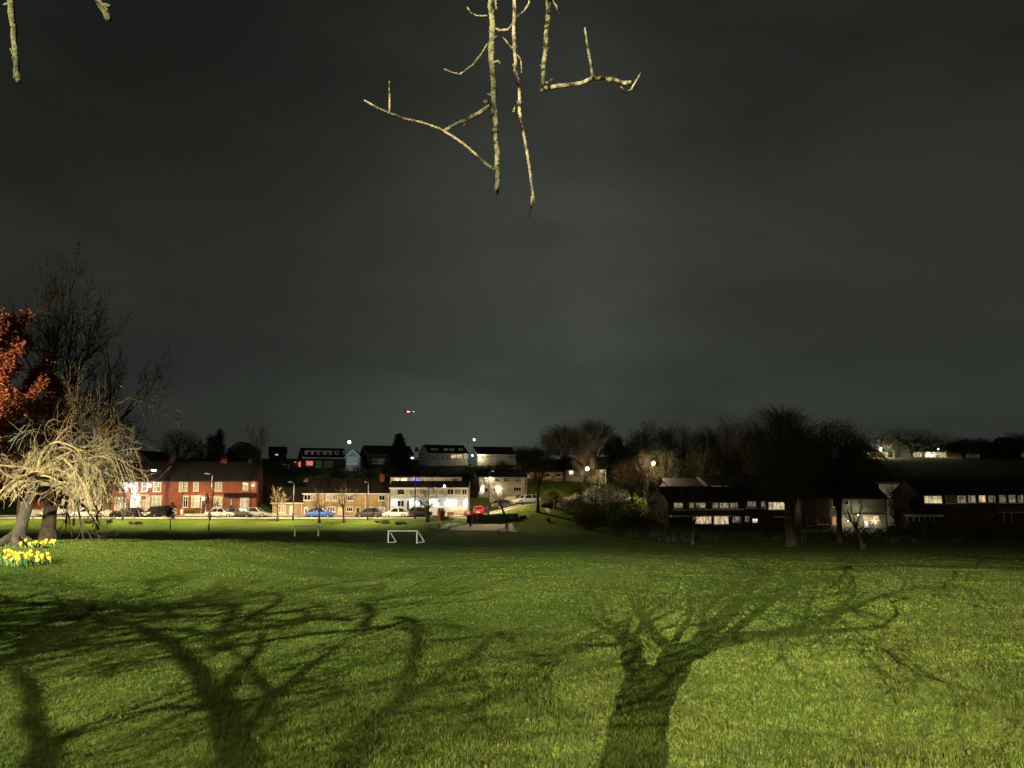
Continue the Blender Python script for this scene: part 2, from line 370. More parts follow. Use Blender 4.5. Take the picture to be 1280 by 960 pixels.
# ------------------------------------------------------------------ ground
def sgn_space(stops):
    out = []
    for a, b, st in stops:
        n = max(1, int(round((b - a) / st))); out += [a + (b - a) * i / n for i in range(n)]
    return out + [stops[-1][1]]
ys = sgn_space([(-60, -10, 4), (-10, 0, 1), (0, 30, .5), (30, 96, 1.5), (96, 140, .5), (140, 260, 4), (260, 420, 10), (420, 1000, 60), (1000, 6000, 500)])
xp = sgn_space([(0, 24, .6), (24, 80, 1.2), (80, 160, 4), (160, 400, 15), (400, 1000, 60), (1000, 5000, 500)])
xs = [-x for x in xp[:0:-1]] + xp
def sheet(name, rows, m, parent=None):
    nv, nu = len(rows), len(rows[0])
    me = bpy.data.meshes.new(name)
    me.from_pydata([tuple(p) for r_ in rows for p in r_], [], [(j*nu+i, j*nu+i+1, (j+1)*nu+i+1, (j+1)*nu+i) for j in range(nv-1) for i in range(nu-1)])
    me.polygons.foreach_set('use_smooth', [True] * len(me.polygons)); me.update()
    return link_mesh(name, me, m, parent)
def mat_ground():
    m = bpy.data.materials.new('mown grass'); m.use_nodes = True
    nt = m.node_tree; b = nt.nodes['Principled BSDF']; L = nt.links
    tc = nt.nodes.new('ShaderNodeTexCoord')
    def noise(sc, det=4, rough=.6):
        n = nt.nodes.new('ShaderNodeTexNoise'); n.inputs['Scale'].default_value = sc; n.inputs['Detail'].default_value = det; n.inputs['Roughness'].default_value = rough
        L.new(tc.outputs['Object'], n.inputs['Vector']); return n.outputs['Fac']
    def rng(v, a, b_, c, d_):
        r = nt.nodes.new('ShaderNodeMapRange'); r.inputs[1].default_value = a; r.inputs[2].default_value = b_; r.inputs[3].default_value = c; r.inputs[4].default_value = d_
        L.new(v, r.inputs[0]); return r.outputs[0]
    def mix(f, A, B, bt='MIX'):
        x = nt.nodes.new('ShaderNodeMix'); x.data_type = 'RGBA'; x.blend_type = bt
        if isinstance(f, (int, float)): x.inputs['Factor'].default_value = f
        else: L.new(f, x.inputs['Factor'])
        for k, w in (('A', A), ('B', B)):
            if isinstance(w, tuple): x.inputs[k].default_value = w + (1,)
            else: L.new(w, x.inputs[k])
        return x.outputs['Result']
    c = mix(rng(noise(.35, 5), .38, .62, 0, 1), (.052, .100, .013), (.090, .120, .024))
    c = mix(rng(noise(2.2, 4), .45, .70, 0, .6), c, (.050, .095, .012))
    c = mix(rng(noise(.9, 5), .60, .74, 0, .7), c, (.15, .135, .045))
    c = mix(rng(noise(9, 5, .7), .3, .7, 0, 1), mix(1.0, c, (.62, .66, .6), 'MULTIPLY'), mix(1.0, c, (1.35, 1.3, 1.25), 'MULTIPLY'))
    L.new(c, b.inputs['Base Color'])
    b.inputs['Roughness'].default_value = 1; b.inputs['Specular IOR Level'].default_value = .05
    ad = nt.nodes.new('ShaderNodeMath'); ad.operation = 'ADD'; L.new(noise(16, 6, .7), ad.inputs[0]); L.new(rng(noise(3.0, 4), 0, 1, 0, 1.6), ad.inputs[1])
    bp = nt.nodes.new('ShaderNodeBump'); bp.inputs['Strength'].default_value = .75; bp.inputs['Distance'].default_value = .14
    L.new(ad.outputs[0], bp.inputs['Height']); L.new(bp.outputs[0], b.inputs['Normal'])
    return m
M['lawn'] = mat_ground()
tag(sheet('ground', [[(x, y, gz(x, y)) for x in xs] for y in ys], M['lawn']), kind='structure')

# road, its kerbs and the pavement: strips that follow the ground
ROAD = [(-150, 120.5), (-90, 120), (-40, 119.6), (-14, 119.6), (-6, 120.3), (0, 122.2), (5, 125.5), (10.5, 130.5), (16, 138), (20, 148)]
def smooth_path(P, step=1.0):
    out = []
    for i in range(len(P) - 1):
        p0, p1, p2, p3 = [Vector(P[max(0, min(len(P)-1, i + k))] + (0,)) for k in (-1, 0, 1, 2)]
        n = max(2, int((p2 - p1).length / step))
        for k in range(n):
            t = k / n
            out.append(.5 * ((2*p1) + (p2-p0)*t + (2*p0-5*p1+4*p2-p3)*t*t + (3*p1-p0-3*p2+p3)*t**3))
    out.append(Vector(P[-1] + (0,))); return out
RC = smooth_path(ROAD)
def strip(path, offs, lift):
    """offs: lateral offsets, lift: heights over ground at each"""
    rows = []
    for i, p in enumerate(path):
        t = (path[min(i+1, len(path)-1)] - path[max(0, i-1)]).normalized(); n = Vector((-t.y, t.x, 0))
        rows.append([(p.x + n.x*o, p.y + n.y*o, gz(p.x + n.x*o, p.y + n.y*o) + l) for o, l in zip(offs, lift)])
    return rows
tag(sheet('road', strip(RC, [-2.9, -1.5, 0, 1.5, 2.9], [.05]*5), M['asphalt']), kind='structure')
tag(sheet('pavement', strip(RC, [3.05, 3.6, 4.2, 4.8], [.17]*4), M['paving']), kind='structure')
tag(sheet('kerb', strip(RC, [2.9, 2.9, 3.05, 3.05], [.0, .18, .18, .0]), M['kerb']), kind='structure')
tag(sheet('road_verge_kerb', strip(RC, [-3.05, -3.05, -2.9, -2.9], [-.1, .16, .16, .0]), M['kerb']), kind='structure')
tag(sheet('road_marking', strip(RC[:150], [-.05, .05], [.056]*2), M['paint']), kind='structure')

# the paved play area in the middle distance
def patch(name, corners, m, lift=.05, nu=14, nv=8):
    a, b, c, d = [Vector(p) for p in corners]; rows = []
    for j in range(nv + 1):
        t = j / nv; r_ = []
        for i in range(nu + 1):
            s = i / nu; q = (a*(1-s) + b*s)*(1-t) + (d*(1-s) + c*s)*t; r_.append((q.x, q.y, gz(q.x, q.y) + lift))
        rows.append(r_)
    return tag(sheet(name, rows, m), kind='structure')
g1, g2, g3, g4 = pxg(546, 662), pxg(648, 666), pxg(640, 656), pxg(560, 655)
patch('paved_play_area', [g1, g2, g3, g4], M['paving'])

# ------------------------------------------------------------------ street lamps
def lamp_light(name, kind, loc, power, col, parent=None, size=.25, target=None, spot=140, blend=1):
    ld = bpy.data.lights.new(name, kind); ld.energy = power; ld.color = col; ld.shadow_soft_size = size
    if kind == 'SPOT': ld.spot_size = R(spot); ld.spot_blend = blend
    o = bpy.data.objects.new(name, ld); COL.objects.link(o); o.location = loc
    if target is not None: o.rotation_euler = (Vector(target) - Vector(loc)).to_track_quat('-Z', 'Y').to_euler()
    if parent is not None: o.parent = parent; o.matrix_parent_inverse = parent.matrix_world.inverted()
    return o
def street_lamp(x, y, h, arm, power, col, label, target=None, spot=150, size=.15, lens='lens_white', group=None, bulb=.0, z0=None, blend=1):
    """a lamp post with an arm and a flat head; its own light hangs under the head"""
    z = gz(x, y) if z0 is None else z0
    ax, ay = arm; al = math.hypot(ax, ay); s = max(.8, h / 6)
    t = empty('street_lamp', (x, y, z), math.atan2(ay, ax), label, 'street lamp', group)
    MB().lathe([(.11, -.4), (.11, .9), (.075, 1.0), (.06, h * .6), (.045, h)], sides=10).build('pole', M['metal_dark'], t, smooth=True)
    MB().tube([(0, 0, h - .05), (al*.35, 0, h + .12), (al, 0, h + .16)], .035, 8).build('arm', M['metal_dark'], t, smooth=True)
    hd = MB().loft([[(al-.12, -.05, h+.12), (al-.12, .05, h+.12), (al-.12, .05, h+.22), (al-.12, -.05, h+.22)],
                    [(al+.15, -.16, h+.12), (al+.15, .16, h+.12), (al+.15, .13, h+.25), (al+.15, -.13, h+.25)],
                    [(al+.62, -.12, h+.13), (al+.62, .12, h+.13), (al+.62, .08, h+.20), (al+.62, -.08, h+.20)]]).build('lamp_head', M['metal_dark'], t)
    if bulb: MB().lathe([(bulb*math.sin(math.pi*k/8)+.002, -bulb*math.cos(math.pi*k/8)) for k in range(9)], (al+.3, 0, h+.11-bulb), 12).build('lens', M[lens], hd, smooth=True)
    else: MB().box(al+.05, al+.55, -.09, .09, h+.116, h+.119).build('lens', M[lens], hd)
    if power:
        lx = x + ax + (.3 / al) * ax; ly = y + ay + (.3 / al) * ay; lz = z + h + .06 - 2 * bulb
        bpy.context.view_layer.update()
        lamp_light('lamp_light', 'POINT' if bulb else 'SPOT', (lx, ly, lz), power, col, t, size, None if bulb else (target or (lx, ly, z)), spot, blend)
    return t
WARM, COOL, NEUT = (1, .76, .42), (.60, .83, 1.0), (1, .86, .60)
# ---- the lamps that light the near field (their posts stand behind and beside the camera): the lanterns have an
# intensity solved from a wanted ground brightness, then weighted by bearing to shape the shadows
LA, LB, LC = Vector((-6.4, -24, 8.2)), Vector((-9.0, -12, 6.6)), Vector((-22.5, 17.5, 5.6))
REACH = [(0, 1.35), (4, 1.3), (8, 1.15), (14, .98), (22, .86), (32, .58), (42, .30), (52, .14), (64, .07), (78, .035), (110, 0)]
REACH_B = [(0, 1.3), (4, 1.25), (8, 1.12), (14, 1.0), (22, .95), (32, .80), (42, .50), (52, .25), (64, .15), (78, .09), (110, 0)]
def lantern(P, power, col, size, parent, az, az_weight, wrap=.12, reach=REACH):
    ld = bpy.data.lights.new('lamp_light', 'POINT'); ld.energy = power; ld.color = col; ld.shadow_soft_size = size; ld.use_nodes = True
    nt = ld.node_tree; em = nt.nodes['Emission']; L = nt.links
    tc = nt.nodes.new('ShaderNodeTexCoord'); sp = nt.nodes.new('ShaderNodeSeparateXYZ'); L.new(tc.outputs['Normal'], sp.inputs[0])
    ab = nt.nodes.new('ShaderNodeMath'); ab.operation = 'MULTIPLY'; ab.inputs[1].default_value = -1.0; L.new(sp.outputs['Z'], ab.inputs[0])
    cr = nt.nodes.new('ShaderNodeMapRange'); cr.inputs[1].default_value = 0; cr.inputs[2].default_value = .6; L.new(ab.outputs[0], cr.inputs[0])
    rp = nt.nodes.new('ShaderNodeValToRGB'); L.new(cr.outputs[0], rp.inputs[0]); tab = []
    d = az[1]
    for s_, e_ in reach:
        q = Vector((P.x + az[0] * (s_ + 12), s_, 0)); q.x = P.x + (s_ - P.y) * az[0]; q.z = gz(q.x, q.y); v = q - P; r = v.length; sn = -v.z / r
        tab.append((sn / .6, e_ * r * r / (sn + wrap)))
    mx = max(t[1] for t in tab); tab = sorted((min(1, max(0, t[0])), t[1] / mx) for t in tab)
    e = rp.color_ramp.elements; e[0].position = 0; e[0].color = (0, 0, 0, 1); e[1].position = 1; v_ = tab[-1][1] * .5; e[1].color = (v_, v_, v_, 1)
    for s_, v_ in tab:
        if s_ > .02: q = e.new(s_); q.color = (v_, v_, v_, 1)
    dv = nt.nodes.new('ShaderNodeMath'); dv.operation = 'DIVIDE'; L.new(sp.outputs['X'], dv.inputs[0]); L.new(sp.outputs['Y'], dv.inputs[1])
    mr = nt.nodes.new('ShaderNodeMapRange'); mr.inputs[1].default_value = -.5; mr.inputs[2].default_value = 1.5; L.new(dv.outputs[0], mr.inputs[0])
    r2 = nt.nodes.new('ShaderNodeValToRGB'); L.new(mr.outputs[0], r2.inputs[0]); e2 = r2.color_ramp.elements
    e2[0].position = 0; e2[0].color = (az_weight[0][1],) * 3 + (1,); e2[1].position = 1; e2[1].color = (az_weight[-1][1],) * 3 + (1,)
    for s_, v_ in az_weight: q = e2.new((s_ + .5) / 2); q.color = (v_, v_, v_, 1)
    ml = nt.nodes.new('ShaderNodeMath'); ml.operation = 'MULTIPLY'; L.new(rp.outputs[0], ml.inputs[0]); L.new(r2.outputs[0], ml.inputs[1])
    L.new(ml.outputs[0], em.inputs['Strength'])
    o = bpy.data.objects.new('lamp_light', ld); COL.objects.link(o); o.location = P
    bpy.context.view_layer.update(); o.parent = parent; o.matrix_parent_inverse = parent.matrix_world.inverted(); return o
def near_lamp(P, arm, label, target, power=0, spot=100, size=.2, col=None):
    x, y = P.x - arm[0] * (1 + .3 / math.hypot(*arm)), P.y - arm[1] * (1 + .3 / math.hypot(*arm))
    z = gz(x, y)
    return street_lamp(x, y, P.z - z - .06, arm, power, col or NEUT, label, target, spot, size)
t = near_lamp(LA, (0, 1.2), 'tall street lamp behind the camera on the upper path', None); lantern(LA, 74000, NEUT, .03, t, (.25, 1), [(-.1, 0), (.13, .0), (.185, .3), (.24, 1), (.36, 1), (.46, .7), (.58, .22)])
t = near_lamp(LB, (.5, .9), 'street lamp behind the camera beside the two trunked tree', None); lantern(LB, 66000, (.97, .96, .64), .025, t, (.45, 1), reach=REACH_B, az_weight=[(-.3, 1), (.26, 1), (.34, .72), (.42, .52), (.55, .46), (.75, .34), (1.0, .2)])
LD = Vector((17, -27, 9.0)); t = near_lamp(LD, (-.5, 1.0), 'added fill lamp far along the upper path behind the camera', None); lantern(LD, 15000, NEUT, .1, t, (-.5, 1), [(-.45, 1), (-.2, .6), (0, .25), (.3, .1)])  # weak fill lamp, added to lift the dark of the lawn shadows
near_lamp(LC, (1.0, -.3), 'street lamp at the left edge of the field beside the copper tree', (-17.5, 29, 1.0), 3500, 146, .06, WARM)
# ---- lamps along the far road; all but the short one added to brighten fronts and bank
for u, d, hh, pw, lab in ((30, 113.2, 6.4, 1300, 'added street lamp by the parked white suv'), (160, 113.2, 6.6, 1400, 'added street lamp in front of the double fronted brick house'),
                          (268, 113.2, 6.6, 1300, 'added street lamp in front of the brick house with a porch roof'), (370, 113.2, 5.4, 1000, 'short street lamp on the bank before the buff terrace'),
                          (462, 113.2, 5.4, 950, 'added street lamp by the dark hatchback at the end of the buff terrace')):
    x = (u - 640) / F * d
    lz = gz(x, d) + hh
    street_lamp(x, d, hh, (0, -2.2), pw, WARM, lab, (x, d + .6, lz - 7.0), 172, .05, blend=.5)
# lamp on the bend, lighting the tall branching tree, the slope and the bushes
pt = at(612, 640, 121.5); street_lamp(pt.x, 117.6, 6.5, (.4, 1.0), 1300, WARM, 'street lamp on the bend in front of the white villa', (pt.x + 1.5, 119, -3), 172, .05, blend=.5)
pt = at(727, 587, 138); street_lamp(pt.x, 138, pt.z - gz(pt.x, 138) + .35, (.7, -2.0), 460, WARM, 'bright street lamp glaring above the bushes at the top of the bend', (pt.x - 3, 124, -3), 170, .3, 'lens_warm', bulb=.30)
pt = at(809, 580, 150); street_lamp(pt.x, 150, pt.z - gz(pt.x, 150) + .35, (.7, -2.0), 1100, WARM, 'bright street lamp shining through the bare wood', (pt.x, 138, -4), 170, .3, 'lens_warm', bulb=.32)
for u, v, d, b, col, lens, lab, pw in ((436, 552, 172, .34, COOL, 'lens_white', 'white street lamp on the hill beside the glazed gable house', 110), (592, 549.5, 205, .26, COOL, 'lens_white', 'white street lamp over the roof of the pale hill house', 260),
                                       (894, 574, 200, .2, COOL, 'lens_white', 'small white street lamp among the trees above the dark terrace', 120), (1100, 560, 318, .42, NEUT, 'lens_white', 'street lamp at the edge of the lit hill field', 2600),
                                       (1172, 561, 326, .3, NEUT, 'lens_white', 'street lamp over the far hill cottages', 700), (202, 580, 168, .22, COOL, 'lens_white', 'small white lamp above the dark roof of the brick terrace', 60),
                                       (650, 587, 165, .2, COOL, 'lens_white', 'small cool lamp behind the white villa roof', 80), (1012, 608.5, 128, .16, COOL, 'lens_white', 'small white lamp between the dark roofs', 30)):
    p = at(u, v, d); street_lamp(p.x - .9, d + 1.4, max(2.5, p.z - gz(p.x - .9, d + 1.4) + .1), (.9, -1.4), pw, col, lab, (p.x, d - 8, p.z - 8), 165, .2, lens, bulb=b)

# ------------------------------------------------------------------ houses
class House:
    def __init__(s, name, label, u0, u1, vb, d, th, D, v_eave, rise, wall, roof, cat='house', group=None, kind='x', over=.28, z=None, wall_mats=None):
        th = R(th); p0 = at(u0, vb, d)
        if z is not None: p0.z = z
        s.p0, s.th, s.D = p0, th, D
        s.ex, s.ey = Vector((math.cos(th), math.sin(th), 0)), Vector((-math.sin(th), math.cos(th), 0))
        s.root = empty(name, p0, th, label, cat, group)
        s.L = s.f(u1, vb)[0]; s.eh = s.f(u0, v_eave)[1]; s.rh = s.eh + rise
        L, eh, rh = s.L, s.eh, s.rh; o = over; t = .13
        w = MB(); r = MB()
        if kind == 'x':
            sl = rise / (D / 2)
            w.prism([(0, -2.5), (D, -2.5), (D, eh), (D/2, rh), (0, eh)], 'x', 0, L)
            r.prism([(-o, eh - o*sl + t), (D/2, rh + t), (D + o, eh - o*sl + t), (D + o, eh - o*sl + .01), (D/2, rh + .01), (-o, eh - o*sl + .01)], 'x', -.18, L + .18)
        elif kind == 'y':
            sl = rise / (L / 2)
            w.prism([(0, -2.5), (L, -2.5), (L, eh), (L/2, rh), (0, eh)], 'y', 0, D)
            r.prism([(-o, eh - o*sl + t), (L/2, rh + t), (L + o, eh - o*sl + t), (L + o, eh - o*sl + .01), (L/2, rh + .01), (-o, eh - o*sl + .01)], 'y', -.25, D + .2)
        else:
            w.box(0, L, 0, D, -2.5, eh); r.box(-o, L + o, -o, D + o, eh + .005, eh + .005 + rise)
        s.kind, s.o, s.t = kind, o, t
        s.wall = w.build('wall', M[wall], s.root); s.roof = r.build('roof', M[roof], s.root)
    def hit(s, u, v, o, n):
        r = ray(u, v); c = Vector((0, 0, CAM_Z)); return c + r * ((o - c).dot(n) / r.dot(n))
    def f(s, u, v, off=0):
        p = s.hit(u, v, s.p0 - s.ey * off, s.ey) - s.p0; return p.dot(s.ex), p.z
    def side(s, u, v):
        p = s.hit(u, v, s.p0, s.ex) - s.p0; return p.dot(s.ey), p.z
    def bx(s, face, off=0):
        if face == 'front': return lambda mb, a0, a1, o0, o1, z0, z1: mb.box(a0, a1, -o0 - off, -o1 - off, z0, z1)
        return lambda mb, a0, a1, o0, o1, z0, z1: mb.box(-o0, -o1, a0, a1, z0, z1)
    def win(s, u0, v0, u1, v1, pane, cols=2, rows=1, lintel=None, sill='upvc', face='front', frame='upvc', fw=.07, off=0, label=None, top=None):
        """a window measured from its corners; frame, sill and lintel stand proud of the wall"""
        g = (lambda u, v: s.f(u, v, off)) if face == 'front' else s.side
        a0, z1 = g(u0, v0); a1, z0 = g(u1, v1)
        if a1 < a0: a0, a1 = a1, a0
        B = s.bx(face, off); m = MB()
        for x0, x1, y0, y1 in ((a0, a1, z0, z0+fw), (a0, a1, z1-fw, z1), (a0, a0+fw, z0+fw, z1-fw), (a1-fw, a1, z0+fw, z1-fw)): B(m, x0, x1, .004, .06, y0, y1)
        for k in range(1, cols):
            c = a0 + (a1 - a0) * k / cols; B(m, c - fw*.4, c + fw*.4, .005, .055, z0+fw, z1-fw)
        for k in range(1, rows):
            c = z0 + (z1 - z0) * (top if top else k / rows); B(m, a0+fw, a1-fw, .006, .05, c - fw*.35, c + fw*.35)
        w = m.build('window', M[frame], s.root)
        if label: w['label'] = label
        p = MB(); B(p, a0+.01, a1-.01, .006, .024, z0+.01, z1-.01); p.build('pane', M[pane], w)
        if sill: q = MB(); B(q, a0-.1, a1+.1, .004, .12, z0-.1, z0-.003); q.build('sill', M[sill], w)
        if lintel: q = MB(); B(q, a0-.16, a1+.16, .004, .07, z1+.003, z1+.26); q.build('lintel', M[lintel], w)
        return w
    def door(s, u0, v0, u1, v1, col, frame='upvc', glass=None, label=None, off=0):
        a0, z1 = s.f(u0, v0, off); a1, z0 = s.f(u1, v1, off); B = s.bx('front', off)
        m = MB(); B(m, a0+.07, a1-.07, .004, .05, z0, z1-.07); dr = m.build('door', M[col], s.root)
        if label: dr['label'] = label
        m = MB(); B(m, a0, a0+.068, .004, .09, z0, z1); B(m, a1-.068, a1, .004, .09, z0, z1); B(m, a0+.068, a1-.068, .004, .09, z1-.068, z1); m.build('frame', M[frame], dr)
        if glass: m = MB(); B(m, a0+.2, a1-.2, .052, .06, z0+(z1-z0)*.5, z1-.22); m.build('pane', M[glass], dr)
        m = MB(); B(m, a1-.2, a1-.14, .051, .11, z0+(z1-z0)*.46, z0+(z1-z0)*.52); m.build('handle', M['metal_grey'], dr)
        return dr
    def box(s, name, u0, v0, u1, v1, o0, o1, m, label=None, parent=None):
        """a box on the front, o0..o1 metres proud of the wall"""
        a0, z1 = s.f(u0, v0); a1, z0 = s.f(u1, v1)
        q = MB().box(a0, a1, -o0, -o1, z0, z1).build(name, M[m], parent or s.root)
        if label: q['label'] = label
        return q
    def fascia(s, m='upvc', h=.2):
        sl = (s.rh - s.eh) / (s.D / 2); y = -s.o; z = s.eh - s.o * sl
        MB().box(-.18, s.L + .18, y - .03, y - .004, z - h + .1, z + .1).build('fascia', M[m], s.roof)
        s.pipe('upvc' if m == 'upvc' else 'plastic_dark')
        MB().tube([(-.2, y - .1, z + .08), (s.L + .2, y - .1, z + .08)], .06, 8).build('gutter', M['plastic_dark' if m != 'upvc' else 'upvc'], s.roof)
    def pipe(s, m='plastic_dark'):
        MB().tube([(s.L - .18, -.09, -.5), (s.L - .18, -.09, s.eh - .45), (s.L - .18, -s.o - .05, s.eh - .12)], .055, 6).build('drainpipe', M[m], s.root)
    def barge(s, m='upvc', h=.24, left=True, right=False):
        D = s.D; o = s.o
        if s.kind == 'x':
            sl = (s.rh - s.eh) / (D / 2)
            for x0, x1, on in ((-.22, -.184, left), (s.L + .184, s.L + .22, right)):
                if on: MB().prism([(-o, s.eh - o*sl + .16), (D/2, s.rh + .16), (D + o, s.eh - o*sl + .16), (D + o, s.eh - o*sl + .16 - h), (D/2, s.rh + .16 - h), (-o, s.eh - o*sl + .16 - h)], 'x', x0, x1).build('bargeboard', M[m], s.roof)
        else:
            sl = (s.rh - s.eh) / (s.L / 2); L = s.L
            MB().prism([(-o, s.eh - o*sl + .16), (L/2, s.rh + .16), (L + o, s.eh - o*sl + .16), (L + o, s.eh - o*sl + .16 - h), (L/2, s.rh + .16 - h), (-o, s.eh - o*sl + .16 - h)], 'y', -.29, -.254).build('bargeboard', M[m], s.roof)
    def chimney(s, u0, u1, v_top, m='brick_dark', pots=2, y=None):
        y = s.D / 2 if y is None else y
        a0 = s.f(u0, 600)[0]; a1 = s.f(u1, 600)[0]; c = (a0 + a1) / 2 * ((s.p0.y + y) / s.p0.y); c -= (s.p0.x / s.p0.y) * 0
        # the stack stands on the ridge, further back than the front wall
        p = s.hit((u0 + u1) / 2, v_top, s.p0 + s.ey * y, s.ey) - s.p0; c = p.dot(s.ex); zt = p.z; w = max(.5, (a1 - a0)) / 2
        base = s.rh - .5
        ch = MB().box(c - w, c + w, y - .35, y + .35, base, zt - .12).box(c - w - .06, c + w + .06, y - .41, y + .41, zt - .118, zt).build('chimney', M[m], s.roof)
        for k in range(pots):
            MB().lathe([(.11, 0), (.10, .35), (.13, .38), (.12, .42)], (c - w + (k + .5) * 2 * w / pots, y, zt + .003), 8).build('chimney_pot', M['terracotta'], ch)
        return ch
    def dormer(s, u0, v0, u1, v1, y0, wall, roofm, y1=None):
        p = s.hit(u0, v1, s.p0 + s.ey * y0, s.ey) - s.p0; q = s.hit(u1, v0, s.p0 + s.ey * y0, s.ey) - s.p0
        y1 = y1 or s.D / 2
        dm = MB().box(p.dot(s.ex), q.dot(s.ex), y0, y1, p.z - .3, q.z).build('dormer', M[wall], s.root)
        MB().box(p.dot(s.ex) - .12, q.dot(s.ex) + .12, y0 - .15, y1 + .1, q.z + .003, q.z + .16).build('dormer_roof', M[roofm], dm)
        return dm
    def aerial(s, u, v):
        y = s.D / 2; p = s.hit(u, v, s.p0 + s.ey * y, s.ey) - s.p0; c = p.dot(s.ex); z = p.z; m = MB()
        m.tube([(c, y, s.rh - .2), (c, y, z)], .025, 6); m.tube([(c - .5, y, z - .15), (c + .5, y, z - .1)], .012, 4)
        for k in range(5): m.tube([(c - .4 + k*.2, y - .2, z - .13), (c - .4 + k*.2, y + .2, z - .13)], .008, 3)
        m.build('aerial', M['metal_grey'], s.roof)

D0 = 127.0
# ---- red brick terrace
h = House('brick_house', 'double fronted red brick house with lit white door and two bright wall lamps', 138, 228.5, 644, 125.6, 11, 7, 600, 3.0, 'brick_red', 'slate')
for u0, u1, p in ((150, 158.5, 'blind'), (164.5, 172, 'blind'), (177.5, 184, 'lit_cream'), (192, 201, 'lit_cream')): h.win(u0, 602, u1, 614.5, p, 1, 2, 'stone', 'stone', top=.5)
h.win(224.6 - .5, 602.5, 228, 614.5, 'blind', 1, 2, None, 'stone')
h.win(144, 623, 157, 637, 'blind', 2, 1, 'stone', 'stone'); h.win(190, 621, 201, 637, 'blind', 2, 2, 'stone', 'stone', top=.6)
h.door(163.5, 620.5, 170.5, 642, 'upvc', 'upvc', 'lit_white', 'white glazed front door under a lamp'); h.door(176, 625, 182, 642.5, 'curtain', 'upvc', 'lit_cream', 'brown front door with a glowing fanlight')
h.box('door_surround', 172.3, 620, 175.6, 641, .01, .14, 'stone'); h.box('door_surround', 182.4, 620, 187, 641, .01, .14, 'stone'); h.box('door_hood', 172.3, 618.4, 187, 619.8, .01, .4, 'stone')
h.fascia('timber_dark'); h.chimney(212, 219, 575.5, 'brick_dark', 3)
h.dormer(189, 587.0, 195.6, 589.6, 2.0, 'timber_dark', 'slate'); 
a0, z1 = h.f(189.5, 587.3); a1, z0 = h.f(195, 589.3)
brick1 = h
h2 = House('brick_house', 'red brick middle terrace house with white french window and tall sash window', 228.8, 266.5, 644, 125.6 + brick1.L * math.sin(R(11)), 11, 7, 600, 3.0, 'brick_red', 'slate')
h2.win(229.2, 602.3, 234, 614, 'blind', 1, 2, 'stone', 'stone', top=.5); h2.win(242, 602.3, 248, 614, 'blind', 1, 2, 'stone', 'stone', top=.5)
h2.win(229.2, 621, 234.6, 634.3, 'glass', 2, 2, 'stone', 'stone', top=.7); h2.win(239.5, 621, 249, 634, 'blind', 2, 2, 'stone', 'stone', top=.65)
h2.door(252, 620, 257, 642, 'timber_dark', 'upvc', 'lit_dim'); h2.fascia('timber_dark')
h3 = House('brick_house', 'red brick end house with small tiled porch roof and warm lit bay window', 266.8, 321, 644, h2.p0.y + h2.L * math.sin(R(11)), 11, 7, 600, 3.0, 'brick_red', 'slate')
h3.win(269, 602.3, 277.5, 614, 'blind', 2, 1, 'stone', 'stone'); h3.win(303, 603, 311, 613.4, 'lit_cream', 1, 2, 'stone', 'stone', frame='timber_dark', top=.6)
h3.win(267.2, 621.5, 277.6, 634.6, 'lit_warm', 3, 3, 'stone', 'stone', label='warm lit window behind leaded lights'); h3.win(300.5, 622, 311, 634.2, 'lit_cream', 2, 2, None, 'stone', top=.75)
h3.door(287, 622, 291, 640, 'timber_dark', 'wood', 'lit_cream')
a0, z1 = h3.f(281, 616.3); a1, z0 = h3.f(320.4, 620.2)
MB().prism([(-.012, z1), (-.012, z0 + .0), (-1.25, z0 - .08), (-1.25, z0 + .06)], 'x', a0, a1).build('porch_roof', M['tile_brown'], h3.root)
h3.fascia('timber_dark'); h3.chimney(276, 284, 576, 'brick_red', 3); h3.chimney(310, 316, 576.5, 'brick_dark', 2)
def wall_lamp(hs, u, v, r, power, col, lens, label, off=.25, down=False, size=.08, spot=None):
    a, z = hs.f(u, v, off); t = empty('wall_lamp', hs.p0 + hs.ex * a - hs.ey * off + Vector((0, 0, z)), hs.th, label, 'wall lamp')
    MB().box(-.06, .06, off - .004, off - .05, -.1, .1).box(-.025, .025, off - .052, .02, .04, .08).build('bracket', M['metal_dark'], t)
    MB().lathe([(r*math.sin(math.pi*k/8)+.002, -r*math.cos(math.pi*k/8)) for k in range(9)], (0, 0, 0), 12).build('lens', M[lens], t, smooth=True)
    if power:
        bpy.context.view_layer.update()
        l = lamp_light('lamp_light', 'POINT', t.location - hs.ey * (r + .12), power, col, t, size)
    return t
wall_lamp(brick1, 162.8, 607, .27, 26, COOL, 'lens_white', 'left of two bright round lamps on the double fronted brick house', .35)
wall_lamp(brick1, 187, 607, .30, 26, COOL, 'lens_white', 'right of two bright round lamps on the double fronted brick house', .35)
wall_lamp(brick1, 168, 618.8, .12, 40, COOL, 'lens_white', 'small lamp over the white front door of the brick house', .3)
wall_lamp(h2, 254, 623.5, .26, 14, WARM, 'lens_warm', 'round lamp by the dark door of the middle brick house', .35)
wall_lamp(h3, 316.3, 606.5, .14, 5, NEUT, 'lens_warm', 'small alarm lamp at the top corner of the end brick house', .2)
# roof light on the dark slate
def roof_light(hs, u, v, w, hgt, y, label, lens='lens_white', power=0):
    p = hs.hit(u, v, hs.p0 + hs.ey * y, hs.ey)
    t = empty('roof_lamp', p, hs.th, label, 'roof light'); MB().box(-w, w, 0, .1, -hgt, hgt).build('frame', M['timber_dark'], t); MB().box(-w + .03, w - .03, -.02, -.003, -hgt + .03, hgt - .03).build('lens', M[lens], t)
roof_light(brick1, 192.3, 588.2, .40, .19, 1.6, 'oblong lit roof window on the slate roof of the brick terrace')

